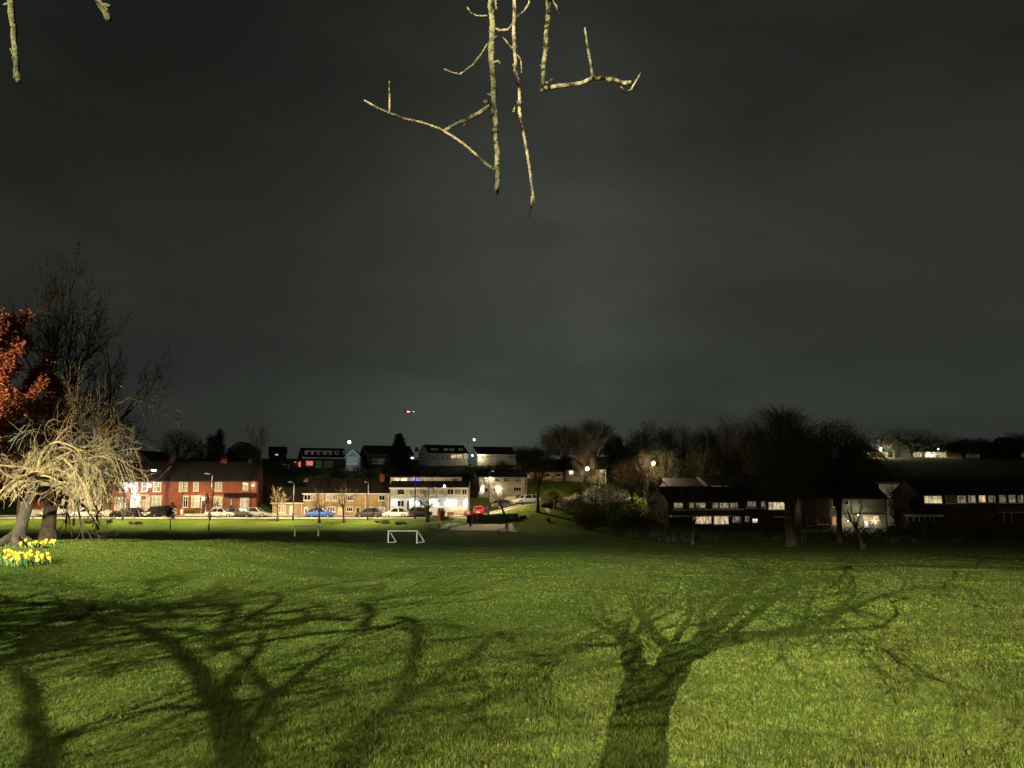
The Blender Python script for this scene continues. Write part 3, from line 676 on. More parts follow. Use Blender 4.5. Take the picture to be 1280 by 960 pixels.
# ---- rendered and brick house behind the left cars
h = House('rendered_house', 'cream rendered house with tall pale windows behind the white saloon', 76, 128, 645, D0, 0, 9, 606, 3, 'render_cream', 'slate')
for u0, u1 in ((80, 90), (93, 104), (107, 119)): h.win(u0, 622.5, u1, 640, 'blind', 3, 2, 'stone', 'stone', top=.75)
for u0, u1 in ((81, 89), (95, 103), (109, 118)): h.win(u0, 609, u1, 617, 'blind', 2, 1, None, 'stone')
h.fascia('timber_dark'); h.chimney(98, 104, 578, 'brick_dark')
h = House('brick_garage_house', 'low brick house with sloping roof and white garage door behind the white suv', 20, 75, 646, D0 + 1, 0, 8, 624, 2.6, 'brick_red', 'tile_brown')
h.door(56, 627, 70, 645.5, 'upvc', 'upvc', None, 'wide white garage door'); h.win(26, 628, 38, 637, 'lit_cream', 3, 1, 'stone', 'stone'); h.fascia('timber_dark')
h = House('gabled_house', 'orange lit brick gable showing above the dark slate roof', 160, 189, 592, 150, 0, 9, 578, 2.2, 'brick_buff', 'tile_brown', kind='y'); h.barge('timber_dark', .2)
h.win(171, 573.8, 177, 577.2, 'glass', 1, 1, None, 'stone'); h.chimney(166, 169, 567, 'brick_red', 1, 5)

# ---- buff terrace
BT = [(340, 378.5, 'low buff brick cottage with a wide lit window behind the thin tree', 628), (378.8, 405, 'buff brick terrace house with a plain pale door beside the lamp post', 616.3), (405.3, 430, 'buff brick terrace house behind the blue hatchback', 616.3),
      (430.3, 458, 'buff brick terrace house with three light windows behind the forked tree', 616.3), (458.3, 486.5, 'buff brick end terrace house with a cream lit window by the parked cars', 616.3)]
bt = []
for u0, u1, lab, ve in BT:
    k = House('terraced_house', lab, u0, u1, 644.5, D0, 0, 8, ve, 2.35, 'brick_buff', 'tile_brown', group='buff brick terrace'); k.fascia('upvc', .16); bt.append(k)
bt[0].win(348.5, 631.5, 357, 640.5, 'lit_cream', 3, 1); bt[0].door(362, 632, 366, 644, 'upvc')
bt[1].win(380, 618.3, 389 - .6, 625.2, 'glass', 2, 1)
bt[1].win(390, 634.5, 397, 641, 'lit_cream', 2, 1); bt[1].door(380, 634, 384.8, 647, 'upvc', 'upvc', 'lit_dim', 'cream panelled front door'); bt[1].win(391, 619, 395.5, 625, 'blind', 1, 1)
bt[2].win(408, 619, 412.5, 625.6, 'blind', 1, 1); bt[2].win(409, 633.5, 419, 639.7, 'lit_dim', 3, 1); bt[2].win(410 + 5, 619.3, 418 + 4, 625.6, 'lit_dim', 3, 1); bt[2].door(423, 634, 428, 646, 'render_cream')
bt[3].win(434, 619.5, 441.5, 625.8, 'glass', 3, 1); bt[3].win(433.5, 633.6, 441, 639.4, 'glass', 3, 1); bt[3].door(445, 634, 450, 646.5, 'timber_dark', 'upvc')
bt[4].win(473.5, 619, 481.4, 625.5, 'glass', 2, 1); bt[4].win(472.5, 633.7, 481.2, 640.3, 'lit_cream', 3, 1); bt[4].door(462, 634, 467, 646.5, 'wood', 'upvc')
bt[1].chimney(369 + 12, 386, 600.8, 'brick_buff', 2); bt[3].chimney(436, 441, 600, 'brick_dark', 2); bt[4].chimney(475.2, 481, 594, 'brick_red', 2, 3); bt[4].barge('upvc', .25, False, True)
roof_light(bt[4], 466.8, 606.8, .34, .2, 2.4, 'small lit roof window on the tiled roof of the buff end house')

# ---- white building with glazed upper floor and bright wall washers
w = House('white_villa', 'long white rendered building washed by bright bluish wall lights', 487.5, 584.5, 645, D0, 0, 9, 609.5, 2.0, 'render_white', 'slate'); w.fascia('upvc', .2)
d_ = w.dormer(488, 596.5, 577, 603.6, 2.2, 'render_cream', 'slate', 8.5)
def dormer_win(hs, y0, u0, v0, u1, v1, pane, cols, dm):
    p = hs.hit(u0, v0, hs.p0 + hs.ey * y0, hs.ey) - hs.p0; q = hs.hit(u1, v1, hs.p0 + hs.ey * y0, hs.ey) - hs.p0
    a0, a1, z0, z1 = p.dot(hs.ex), q.dot(hs.ex), q.z, p.z; m = MB(); f = .06
    for b in ((a0, a1, z0, z0+f), (a0, a1, z1-f, z1), (a0, a0+f, z0+f, z1-f), (a1-f, a1, z0+f, z1-f)): m.box(b[0], b[1], y0 - .05, y0 - .004, b[2], b[3])
    for k in range(1, cols): c = a0 + (a1-a0)*k/cols; m.box(c-.03, c+.03, y0 - .045, y0 - .005, z0+f, z1-f)
    wd = m.build('window', M['upvc'], dm); MB().box(a0+.01, a1-.01, y0 - .022, y0 - .006, z0+.01, z1-.01).build('pane', M[pane], wd)
for u0, u1, p, c in ((492, 499, 'lit_dim', 2), (501, 509.5, 'lit_dim', 2), (514.2, 524.6, 'lit_blue', 2), (528, 539, 'lit_dim', 2), (541, 556, 'lit_dim', 3), (564.5, 571.5, 'glass', 3)): dormer_win(w, 2.2, u0, 597.6, u1, 602.8, p, c, d_)
for u0, u1, p, c in ((496.5, 506, 'glass', 1), (511, 521, 'blind', 2), (524, 534, 'blind', 2), (537, 546, 'lit_dim', 2), (548, 556, 'lit_dim', 2), (559, 567, 'glass', 2), (568.5, 576, 'curtain', 2), (577.5, 583.6, 'glass', 2)): w.win(u0, 611.2, u1, 618.6, p, c, 1)
for u0, u1, p in ((496.5, 505.5, 'glass'), (524.5, 528.6, 'glass'), (548.5, 555.5, 'blind'), (571, 574.2, 'curtain'), (575, 579, 'curtain')): w.win(u0, 625.5, u1, 633.5, p, 2, 1)
w.door(508, 625, 512, 642, 'timber_dark', 'upvc'); w.door(530, 625.5, 534.5, 642, 'timber_dark', 'upvc', 'lit_dim')
w.box('balcony', 487.6, 621.0, 584.4, 622.0, .01, .9, 'render_white'); 
m = MB(); aL, zz = w.f(487.6, 621.0)
for k in range(40):
    a = .1 + k * (w.L - .2) / 39; m.box(a - .015, a + .015, -.88, -.85, zz + .003, zz + .9)
m.box(.05, w.L - .05, -.9, -.83, zz + .902, zz + .95); m.build('balcony_railing', M['metal_dark'], w.root)
for k, (u, v, pw) in enumerate(((494, 628, 330), (513.6, 628, 330), (521.8, 628, 300), (540.6, 627, 300), (545.6, 628, 330), (559.5, 627, 260), (566.5, 628, 330), (583, 628, 330))):
    wall_lamp(w, u, v, .11, pw * .011, COOL, 'lens_white', ['white wall light at the left corner of the long white building', 'white wall light beside the dark door of the white building', 'white wall light just past the lamp post on the white building', 'white wall light behind the dark tree trunk on the white building',
              'white wall light right of the dark tree trunk on the white building', 'white wall light left of the double curtained window', 'white wall light over the terracotta planter side of the steps', 'white wall light at the right corner of the long white building'][k], .22)
p = at(555.5, 607.5, D0 - 1); wall_lamp(w, 555.5, 607.5, .17, 0, COOL, 'lens_white', 'round lamp on the eaves of the white building above the terracotta planter', .6)
w.box('step', 568, 637.5, 584, 640, .01, 1.6, 'kerb'); w.box('step', 567, 640.1, 585, 643.2, .01, 2.2, 'kerb')

# ---- white villa on the bend
v = House('white_house', 'cream rendered house on the bend washed by warm lights with two rows of windows', 596, 658.5, 624, 140, 6, 9, 595.5, 1.2, 'render_cream', 'slate'); v.fascia('timber_dark')
for u0, u1, v0, v1, p in ((599, 604, 598, 604, 'lit_cream'), (606, 609.5, 598, 604, 'lit_cream'), (618.5, 624.5, 597.5, 602, 'glass'), (629, 637, 597, 602.3, 'glass'), (644, 651.5, 597, 602.2, 'glass'), (642, 651.5, 609, 614, 'glass'), (616, 620, 610, 614, 'glass'), (606, 610, 610, 614.5, 'glass')): v.win(u0, v0, u1, v1, p, 3 if u1 - u0 > 5 else 1, 1 if v0 > 605 else 2, None, 'stone', top=.5)
v.box('bay', 598, 604.6, 605, 618, .01, .9, 'render_white'); v.door(625.5, 613, 629, 624, 'upvc'); v.chimney(640, 645, 588, 'brick_dark', 2)
wall_lamp(v, 601.5, 611, .12, 9, NEUT, 'lens_warm', 'warm wall light on the bay of the cream house', 1.12)
wall_lamp(v, 622.5, 612, .12, 9, NEUT, 'lens_warm', 'warm wall light washing the middle of the cream house', .24)
wall_lamp(v, 612.3, 597.4, .12, 9, NEUT, 'lens_warm', 'warm wall light under the eaves of the cream house', .4)
def garden_wall(name, label, u0, v0, u1, v1, d, m, th=.25, cat='wall', cope=None):
    p, q = at(u0, v1, d), at(u1, v0, d); t = empty(name, (p.x, d, p.z), 0, label, cat)
    MB().box(0, q.x - p.x, 0, th, -.8, q.z - p.z).build('masonry', M[m], t)
    if cope: MB().box(-.04, q.x - p.x + .04, -.05, th + .05, q.z - p.z + .003, q.z - p.z + .08).build('coping', M[cope], t)
    return t
garden_wall('retaining_wall', 'cream retaining wall below the cream house by the dark car', 627, 620.8, 645, 629.5, 133, 'render_cream', cope='stone')
b = House('brick_house', 'brown brick house behind the tall branching tree with a white garage below', 654, 707, 612, 152, 6, 9, 588.6, 1.9, 'brick_buff', 'tile_brown'); b.fascia('timber_dark')
b.win(655.5, 590.4, 668, 597.5, 'lit_warm', 4, 1); b.win(681, 591.5, 687.5, 596.3, 'glass', 2, 1); b.win(695, 591.5, 701.5, 596.3, 'glass', 2, 1); b.box('balcony', 655, 600, 690, 601.2, .01, 1.2, 'timber_dark'); b.door(656.5, 602, 665, 611, 'upvc', 'upvc', None, 'white garage door'); b.win(668, 602.5, 672, 609, 'lit_white', 1, 1)
b.barge('wood'); b.chimney(690, 695, 577.5, 'brick_dark', 2)
c = House('rendered_house', 'pale rendered house lit by the glaring street lamp above the bushes', 708, 757, 606, 153, -8, 9, 585.8, 2.3, 'render_cream', 'tile_brown'); c.fascia('timber_dark')
c.win(711, 588, 717, 593.5, 'lit_white', 2, 1); c.win(720, 588, 725, 593.5, 'lit_white', 2, 1); c.win(741, 586.5, 746, 590.5, 'curtain', 1, 1); c.win(749, 586, 754, 590.3, 'lit_cream', 1, 1)

# ---- houses on the hill behind
HILL = 'houses along the hilltop street'
k = House('hill_house', 'hill house with one red lit window and a long white dormer', 378, 433, 588, 185, 22, 8.5, 571.5, 2.3, 'brick_dark', 'slate', group=HILL); k.fascia(); k.barge(left=True)
dm = k.dormer(381, 563.2, 415, 570.2, 1.0, 'render_white', 'slate')
for u0, u1 in ((384.5, 389), (391.5, 396.5), (399, 404), (407, 412)): dormer_win(k, 1.0, u0, 564.3, u1, 569.2, 'glass', 1, dm)
k.win(382.5, 576, 391.5, 582, 'lit_red', 2, 1, label='red lit window'); k.win(394.5, 576.2, 401.5, 584, 'blind', 2, 1); k.win(405.5, 576.5, 415.5, 583.5, 'curtain', 2, 1)
k.win(367.5, 577, 370.5, 582.5, 'lit_red', 1, 1, face='left'); k.win(373.5, 577, 376, 584, 'lit_red', 1, 1, face='left'); k.aerial(423, 556)
for u0, u1 in ((418.5, 423.5), (429, 433)):
    q = k.dormer(u0, 563.5, u1, 568, 1.3, 'render_white', 'slate'); dormer_win(k, 1.3, u0 + .6, 564, u1 - .6, 567.5, 'glass', 1, q)
k = House('glazed_gable_house', 'narrow hill house with a tall glazed gable and balcony under the street lamp', 431, 449, 604, 178, 6, 7, 571, 1.5, 'render_grey', 'slate', group=HILL, kind='y'); k.barge()
k.win(434, 571.2, 446.5, 580, 'blind', 5, 1); k.win(430.8 + 1, 590, 447, 597, 'lit_dim', 4, 1); k.box('balcony', 428, 587.5, 449.5, 588.4, .01, 1.4, 'upvc')
k = House('hill_house', 'dark unlit hill house with a pale bargeboard left of the conifer', 458, 516, 590, 190, 22, 8.5, 567.5, 2.2, 'brick_dark', 'slate', group=HILL); k.fascia('render_grey'); k.barge(left=True)
for u0, u1 in ((466, 470), (472, 480), (484, 488)): k.win(u0, 573.5, u1, 579.5, 'blind' if u0 == 472 else 'glass', 2, 1)
k = House('hill_house', 'pale hill house with yellow lit ground floor windows and three small dormers', 535, 585, 585, 192, 22, 8.5, 566.5, 2.2, 'render_white', 'slate', group=HILL); k.fascia(); k.barge(left=True)
k.win(519, 559.3, 523.5, 564, 'blind', 2, 1, face='left'); k.win(563.5, 567.5, 570, 573, 'lit_warm', 2, 1); k.win(570.5, 567.5, 578, 573, 'lit_warm', 3, 1, label='brightest yellow window'); k.win(580.5, 567, 582.5, 574, 'lit_cream', 1, 1)
for u0, u1 in ((540, 543), (545, 548), (551, 555), (557, 560)): k.win(u0, 569, u1, 576, 'blind', 1, 1)
for u0, u1 in ((539, 547.5), (555, 560), (563, 568), (574, 578.5)):
    q = k.dormer(u0, 560.5, u1, 565.4, 1.2, 'render_white', 'slate'); dormer_win(k, 1.2, u0 + .8, 561.2, u1 - .8, 564.8, 'blind', 2, q)
k = House('hill_house', 'brown roofed hill house with an orange glowing corner at the end of the row', 597, 645, 583, 195, 18, 8.5, 567.8, 2.0, 'render_white', 'tile_brown', group=HILL); k.fascia(); k.barge(left=True)
k.win(599, 569, 604.5, 573, 'lit_cream', 2, 1); k.win(607, 569.5, 613, 572.6, 'curtain', 2, 1); k.win(614, 569.3, 620.5, 571.8, 'curtain', 2, 1)
wall_lamp(k, 597.8 + 3, 569.6, .22, 40, WARM, 'lens_warm', 'warm porch lamp at the corner of the brown roofed hill house', .5)
wall_lamp(k, 590.5, 569.4, .20, 6, NEUT, 'lens_white', 'round lamp on the gable side of the brown roofed hill house', .6)
k = House('bungalow', 'low flat roofed brick bungalow beside the house with the red window', 341, 365, 588, 182, 8, 8, 579, .25, 'brick_dark', 'timber_dark', group=HILL, kind='flat'); k.win(353, 580.3, 361, 585, 'glass', 2, 1)
k = House('hill_house', 'dim hill house with one warm lit gable window at the far end', 336, 358, 578, 215, 18, 8, 566.5, 1.9, 'brick_dark', 'slate', group=HILL); k.barge(left=True); k.win(344, 567.3, 348, 569.6, 'lit_warm', 1, 1)
k = House('gabled_house', 'dark house with a faint pale gable among the evergreen trees', 284, 310, 580, 205, 0, 9, 562, 2.0, 'render_grey', 'slate', kind='y'); k.barge('render_grey'); k.win(294, 566, 299, 571, 'glass', 2, 1)

# ---- dark terrace on the right of the field
RT = 'dark terrace beyond the field'
r1 = House('terraced_house', 'dark terrace house with a row of white framed upper windows and two cream lit rooms', 836, 930, 664, 115, 9, 9, 625.6, 1.9, 'brick_dark', 'slate', group=RT)
for u0, u1, p, c in ((842, 854, 'lit_dim', 3), (861, 868, 'lit_dim', 2), (869, 882, 'lit_dim', 3), (890, 898, 'lit_dimmer', 2), (899, 911, 'lit_dim', 3), (912, 922.5, 'lit_dimmer', 3)): r1.win(u0, 628.2, u1, 635, p, c, 1)
r1.win(866, 645.4, 889.5, 655, 'lit_cream', 3, 1); r1.win(891.5, 644.6, 911, 655.5, 'lit_cream', 4, 1, label='brightest cream lit room'); r1.win(915, 645, 926, 653, 'lit_dimmer', 3, 1)
r1.box('string_course', 840, 636.6, 929.5, 637.4, .01, .15, 'upvc'); r1.box('canopy', 837, 644.3, 911, 645.2, .07, .9, 'upvc'); r1.fascia('timber_dark')
r2 = House('terraced_house', 'dark terrace house with a pale rendered panel under the eaves behind the great trunk', 930.5, 1000, 662, 117.3, 9, 9, 624.2, 1.9, 'brick_dark', 'slate', group=RT)
for u0, u1, p, c in ((933.5, 945, 'lit_dimmer', 3), (951, 957, 'lit_dimmer', 2)): r2.win(u0, 626.6, u1, 633.5, p, c, 1)
r2.win(930.8, 645, 937, 652, 'lit_dimmer', 2, 1); r2.win(940, 648, 947.5, 653.5, 'lit_white', 2, 1); r2.win(960, 627.4, 981, 637.2, 'lit_cream', 4, 1, label='wide pale wall panel, its light put in as a glow'); r2.win(988.3, 626, 992, 633, 'lit_orange', 1, 1, label='narrow orange lit window'); r2.win(994.5, 626.5, 997, 632.5, 'lit_dim', 1, 1)  # the wide pale panel is lit wall, its light put into a glowing pane
r2.box('string_course', 931, 635.0, 958, 635.8, .01, .15, 'upvc'); r2.box('canopy', 966, 645.6, 984, 646.6, .07, .9, 'upvc'); r2.fascia('timber_dark')
r3 = House('terraced_house', 'grey green rendered terrace house with orange lit windows below', 1000.5, 1110, 661, 113, -3, 9, 622, 2.0, 'render_grey', 'slate', group=RT)
r3.win(1040, 625, 1051.5, 633.6, 'glass', 2, 1); r3.win(1055.5, 625.5, 1061, 631, 'glass', 1, 1); r3.win(1021.5, 645.5, 1035, 655, 'lit_orange', 3, 1, label='wide orange lit window'); r3.win(1039.5, 645.6, 1047.2, 656, 'lit_orange', 2, 1)
r3.win(1079, 644.2, 1099, 650, 'lit_warm', 3, 1, label='warm lit band of windows'); r3.win(1079.5, 650.6, 1086, 659, 'lit_white', 1, 1); r3.win(1008, 646, 1014, 657, 'lit_dimmer', 1, 1); r3.box('string_course', 1053, 641, 1108, 642.4, .01, .25, 'timber_dark'); r3.fascia('timber_dark')
r3.box('panel', 1001, 624, 1038, 661, .006, .06, 'brick_dark')
wall_lamp(r3, 1094, 652.8, .07, 5, WARM, 'lens_warm', 'small warm lamp beside the lit lower door of the grey green house', .3)
wall_lamp(r3, 1073, 644, .06, 16, NEUT, 'lens_warm', 'small lamp on the front of the grey green rendered house', 1.2); wall_lamp(r3, 1060, 651, .06, 4, WARM, 'lens_warm', 'low warm lamp on the khaki lower wall', .6)
r4 = House('terraced_house', 'long dark roofed terrace house with a strip of cream lit upper windows at the right', 1152, 1246, 660, 113, -4, 9, 617.4, 2.0, 'brick_dark', 'slate', group=RT)
r4.win(1154.5, 619.4, 1178, 629.6, 'lit_cream', 4, 1); r4.win(1182, 619.2, 1194, 629.2, 'curtain', 2, 1); r4.win(1195.5, 619, 1208, 629, 'lit_dimmer', 3, 1); r4.win(1209.5, 618.8, 1220, 628.6, 'lit_dim', 4, 1); r4.win(1222.5, 618.4, 1232.5, 628.3, 'lit_warm', 2, 2, top=.75); r4.win(1234.5, 618.2, 1244.5, 628, 'lit_dimmer', 3, 1); r4.fascia('timber_dark')
r4.box('canopy', 1129, 643, 1172, 645.3, .01, 1.8, 'upvc')
m = MB()
for u in (1134, 1142, 1149, 1156, 1163, 1168): a = r4.f(u, 650, 1.7)[0]; m.box(a - .05, a + .05, -1.75, -1.65, r4.f(u, 651)[1], r4.f(u, 645.4)[1])
m.build('canopy_posts', M['upvc'], r4.root)
r5 = House('terraced_house', 'end terrace house with pale upper panels and a pinkish canopy at the right edge', 1246.3, 1330, 660, 112.4, -4, 9, 616.5, 2.0, 'brick_dark', 'slate', group=RT)
for u0, u1 in ((1248, 1258), (1260, 1270), (1271.5, 1279.5), (1283, 1300)): r5.win(u0, 618.3, u1, 628.6, 'lit_dimmer', 2, 1)
r5.box('canopy', 1244.5, 639.6, 1300, 640.9, .07, 1.2, 'stone'); r5.box('canopy_post', 1249.5, 641, 1250.8, 656, 1.0, 1.12, 'upvc'); r5.box('canopy_post', 1258.5, 641, 1259.8, 653, 1.0, 1.12, 'upvc'); r5.fascia('timber_dark')
r6 = House('white_house', 'narrow white house end with a lamp above the dark terrace', 1131, 1150, 640, 121, 0, 8, 605.5, .3, 'render_white', 'timber_dark', kind='flat', over=.5); r6.win(1139, 608, 1147, 613.5, 'glass', 1, 1)
wall_lamp(r6, 1134.2, 619.3, .16, 16, NEUT, 'lens_white', 'round lamp on the narrow white house end', .5); wall_lamp(r6, 1141, 616.3, .07, 8, NEUT, 'lens_warm', 'tiny lamp high on the narrow white house end', .5)
q1 = House('rear_house', 'house behind the dark terrace with a low lit wall strip, drawn as glowing panes, over its roof', 885, 970, 625, 142, 9, 8, 606.0, 1.6, 'brick_dark', 'slate'); 
for u0, u1, p in ((889, 902, 'lit_orange'), (905, 914, 'curtain'), (917, 929, 'lit_dim'), (931, 949, 'lit_cream'), (957, 968, 'lit_dim')): q1.win(u0, 607.2, u1, 612, p, 3, 1)  # glowing panes stand in for the lit wall strip under the eaves
q2 = House('rear_house', 'house behind the dark terrace with one bright speck on its wall strip, drawn as a glowing pane', 838, 884, 626, 142, 9, 8, 609.5, 1.6, 'brick_dark', 'slate')
for u0, u1, p in ((842, 851, 'lit_dimmer'), (858, 861, 'lit_white'), (862, 869, 'lit_white'), (876, 881, 'lit_dim')): q2.win(u0, 610.8, u1, 614, p, 2, 1)  # the wall strip's light carries on here as glowing panes
q3 = House('rear_house', 'house with a pale lit strip just right of the great dark tree', 1016, 1062, 624, 135, 0, 8, 604.0, 1.5, 'brick_dark', 'slate'); q3.win(1020.5, 605.3, 1038.5, 609.3, 'lit_cream', 4, 1); q3.win(1044, 605.5, 1050, 609, 'curtain', 2, 1)

# ---- cottages far off at the edge of the lit hill field
for u0, u1, vb, lab, ws in ((1084, 1092, 574, 'tiny pale cottage at the left end of the lit hill field', ((1085.5, 1088.5),)), (1096, 1104, 573.5, 'tiny orange lit cottage under the hill street lamp', ()), (1105.5, 1110.5, 572.5, 'tiny cottage with a single bright white window', ((1106.3, 1109.3),)),
                        (1140, 1153, 574, 'distant cottage with a pair of warm lit windows', ((1144.4, 1147), (1148, 1150.6))), (1157, 1170, 574, 'distant cottage with one glowing yellow window', ((1161, 1166.5),)), (1172, 1186, 574, 'distant cottage with two warm windows at the right', ((1174.5, 1178), (1179, 1182.5))), (1184, 1202, 574, 'distant dark gabled house with an orange chimney', ())):
    k = House('far_cottage', lab, u0, u1, vb + 1, 342, 0, 9, 564.5 if u0 < 1184 else 561, 2.2, 'brick_red' if u0 in (1096, 1184) else 'render_white', 'tile_brown', cat='cottage')
    for a, b_ in ws: k.win(a, 566.5, b_, 571, 'lit_warm' if u0 > 1130 else 'lit_white', 1, 1, None, None, fw=.12)
    if u0 == 1184: k.chimney(1186, 1188.5, 555, 'brick_red', 1)
    if u0 == 1157: wall_lamp(k, 1163.5, 569.5, .4, 120, WARM, 'lens_warm', 'glowing porch lamp on a distant cottage', .6)
k = House('far_cottage', 'distant dark house with a red lit window at the right edge', 1258, 1276, 570, 300, 0, 9, 553, 2, 'brick_dark', 'slate', cat='cottage'); k.win(1266, 555, 1268.5, 559, 'lit_red', 1, 1, None, None, fw=.1)
# ------------------------------------------------------------------ trees
def rot_about(d, ang, az):
    o = d.orthogonal().normalized(); o = Quaternion(d, az) @ o
    return (d * math.cos(ang) + o * math.sin(ang)).normalized()
class Tree:
    """grows a branching skeleton; keeps tubes per level"""
    def __init__(s, seed): s.r = random.Random(seed); s.t = []; s.tips = []
    def branch(s, p, d, ln, r0, lvl, P):
        r = s.r; n = P['seg'][min(lvl, len(P['seg'])-1)]; pts, rad = [p.copy()], [r0]; q = p.copy(); d = d.normalized()
        grav = P['grav'][min(lvl, len(P['grav'])-1)]; wob = P['wob'][min(lvl, len(P['wob'])-1)]; last = lvl >= P['levels']
        r1 = max(P['rmin'], r0 * (.35 if not last else .5))
        for i in range(n):
            d = (d + Vector((r.gauss(0, wob), r.gauss(0, wob), r.gauss(0, wob) + grav * (i + 1) / n))).normalized()
            q = q + d * (ln / n); pts.append(q.copy()); rad.append(r0 + (r1 - r0) * (i + 1) / n)
        s.t.append((lvl, pts, rad))
        if last: s.tips.append((q.copy(), d.copy(), pts)); return
        k = P['kids'][min(lvl, len(P['kids'])-1)]; t0 = P['t0'][min(lvl, len(P['t0'])-1)]
        az = r.uniform(0, 6.28)
        for j in range(k):
            t = t0 + (1 - t0) * (j + r.uniform(.1, .9)) / k if j < k - 1 else 1.0
            f = t * n; i = min(n - 1, int(f)); f -= i
            bp = pts[i].lerp(pts[i+1], f); bd = (pts[i+1] - pts[i]).normalized()
            a = P['ang'][min(lvl, len(P['ang'])-1)]; a = R(r.uniform(a * .6, a * 1.35)) if j < k - 1 else R(r.uniform(0, a * .5))
            az += 2.4 + r.uniform(-.5, .5)
            s.branch(bp, rot_about(bd, a, az), ln * P['ratio'][min(lvl, len(P['ratio'])-1)] * r.uniform(.75, 1.2) * (1 - .35 * (t - t0)), max(P['rmin'], (rad[i] * (1-f) + rad[i+1] * f) * r.uniform(.5, .72)), lvl + 1, P)
    def tubes(s, lo, hi, sides=(8, 6, 5, 4, 3, 3)):
        m = MB()
        for lvl, pts, rad in s.t:
            if lo <= lvl <= hi: m.tube(pts, rad, sides[min(lvl, len(sides)-1)], cap=lvl < 2)
        return m
BARE = dict(seg=[5, 5, 4, 4, 3], grav=[0, .10, .08, .05, .02], wob=[.05, .12, .16, .18, .2], kids=[6, 5, 5, 4], t0=[.45, .3, .25, .2], ang=[42, 40, 38, 35], ratio=[.85, .62, .55, .5], levels=4, rmin=.012)
def leaf_quads(centres, n, spread, size, rng, flat=0.0):
    c = np.repeat(np.array(centres), n, axis=0); k = len(c)
    c = c + rng.normal(0, spread, (k, 3))
    a = rng.normal(size=(k, 3)); a /= np.linalg.norm(a, axis=1)[:, None]
    b = rng.normal(size=(k, 3)); b -= a * (a * b).sum(1)[:, None]; b /= np.linalg.norm(b, axis=1)[:, None]
    s = size * rng.uniform(.55, 1.3, (k, 1)); w = s * rng.uniform(.35, .6, (k, 1))
    V = np.stack([c - a*s*.5, c + b*w*.5 - a*s*.05, c + a*s*.5, c - b*w*.5 - a*s*.05], axis=1)
    return V.reshape(-1, 3)
def put_tree(name, label, base, height, spread, seed, P=BARE, trunk_r=.25, trunk_frac=.3, bark='bark', twig='twig', leaf=None, lean=(0, 0), cat='tree', group=None, trunk_dir=None, squash=1.0):
    """spread: crown radius wanted, height: total height wanted; the skeleton is scaled to them"""
    T = Tree(seed); P = dict(P); th = height * trunk_frac / P['t0'][0] if trunk_frac else height * .4
    T.branch(Vector((0, 0, 0)), Vector((lean[0], lean[1], 1)), th, trunk_r, 0, P)
    zs = [q.z for _, pts, _ in T.t for q in pts]; rs = sorted(math.hypot(q.x, q.y) for _, pts, _ in T.t for q in pts)
    kz = height / max(zs); kr = spread / rs[int(len(rs) * .97)]
    for _, pts, _ in T.t:
        for q in pts: q.x *= kr; q.y *= kr; q.z *= kz
    for i, (q, d, pts) in enumerate(T.tips): T.tips[i] = (Vector((q.x * kr, q.y * kr, q.z * kz)), d, pts)
    t = empty(name, base, 0, label, cat, group)
    for _, pts, _ in T.t[:1]: pts[0].z -= .3
    tr = T.tubes(0, 1); 
    # root flare
    b0 = T.t[0]; tr.lathe([(trunk_r*1.9, -.4), (trunk_r*1.35, .15), (trunk_r*1.05, .6)], (0, 0, 0), 8)
    tr.build('trunk', M[bark], t, smooth=True)
    cr = T.tubes(2, 9)
    cro = cr.build('crown', M[twig], t, smooth=True)
    if leaf:
        m, n, sp, sz = leaf; rng = np.random.default_rng(seed)
        C = [(q.x, q.y, q.z) for q, d, pts in T.tips]
        quads_mesh('foliage', leaf_quads(C, n, sp, sz, rng), M[m], t)
    return t
def px_tree(u, v_base, d, v_top, halfw, seed, name, label, on_ground=True, **k):
    p = at(u, v_base, d)
    if on_ground: p.z = gz(p.x, d)
    top = at(u, v_top, d).z
    return put_tree(name, label, p, top - p.z, halfw * d / F, seed, **k)
UPSWEPT = dict(BARE, grav=[0, .30, .22, .12, .05], ang=[34, 30, 28, 28], t0=[.6, .25, .25, .2], kids=[7, 5, 5, 5])
FINE = dict(BARE, kids=[8, 7, 7, 7], rmin=.018, grav=[0, .22, .12, .06, .02], ang=[38, 34, 34, 34])
SMALL = dict(BARE, kids=[6, 5, 4, 3], rmin=.01)
DENSE = dict(BARE, kids=[8, 6, 5, 3], t0=[.25, .3, .25, .2], ang=[58, 46, 42, 35], rmin=.02)

# trees on the bank before the far houses
px_tree(58, 653, 106, 598, 22, 11, 'bare_tree', 'dark bare tree in front of the white garage door', trunk_r=.2, P=SMALL, twig='twig_pale')
px_tree(122, 655, 104, 590, 30, 12, 'bare_tree', 'bare tree with spreading twigs in front of the white saloon', trunk_r=.22, P=dict(SMALL, t0=[.35, .3, .25, .2]), twig='twig')
px_tree(213, 656, 104, 629, 4, 13, 'sapling', 'thin young tree with a round leafy ball in front of the black off roader', trunk_r=.06, P=dict(SMALL, levels=2), leaf=('leaf_olive', 30, .22, .2), cat='young tree')
px_tree(261, 658, 103, 613, 12, 14, 'sapling', 'thin tree with a dark reddish crown in front of the brick houses', trunk_r=.08, P=dict(SMALL, levels=3, ang=[30, 30, 30, 30]), leaf=('leaf_brown', 5, .25, .16), cat='young tree')
px_tree(347, 649, 112, 606, 14, 15, 'bare_tree', 'slim bare tree at the left end of the buff terrace', trunk_r=.15, P=SMALL, bark='bark', twig='twig_pale')
px_tree(399, 650, 110.5, 606, 16, 16, 'bare_tree', 'bare tree in front of the blue hatchback', trunk_r=.16, P=SMALL, twig='twig_pale')
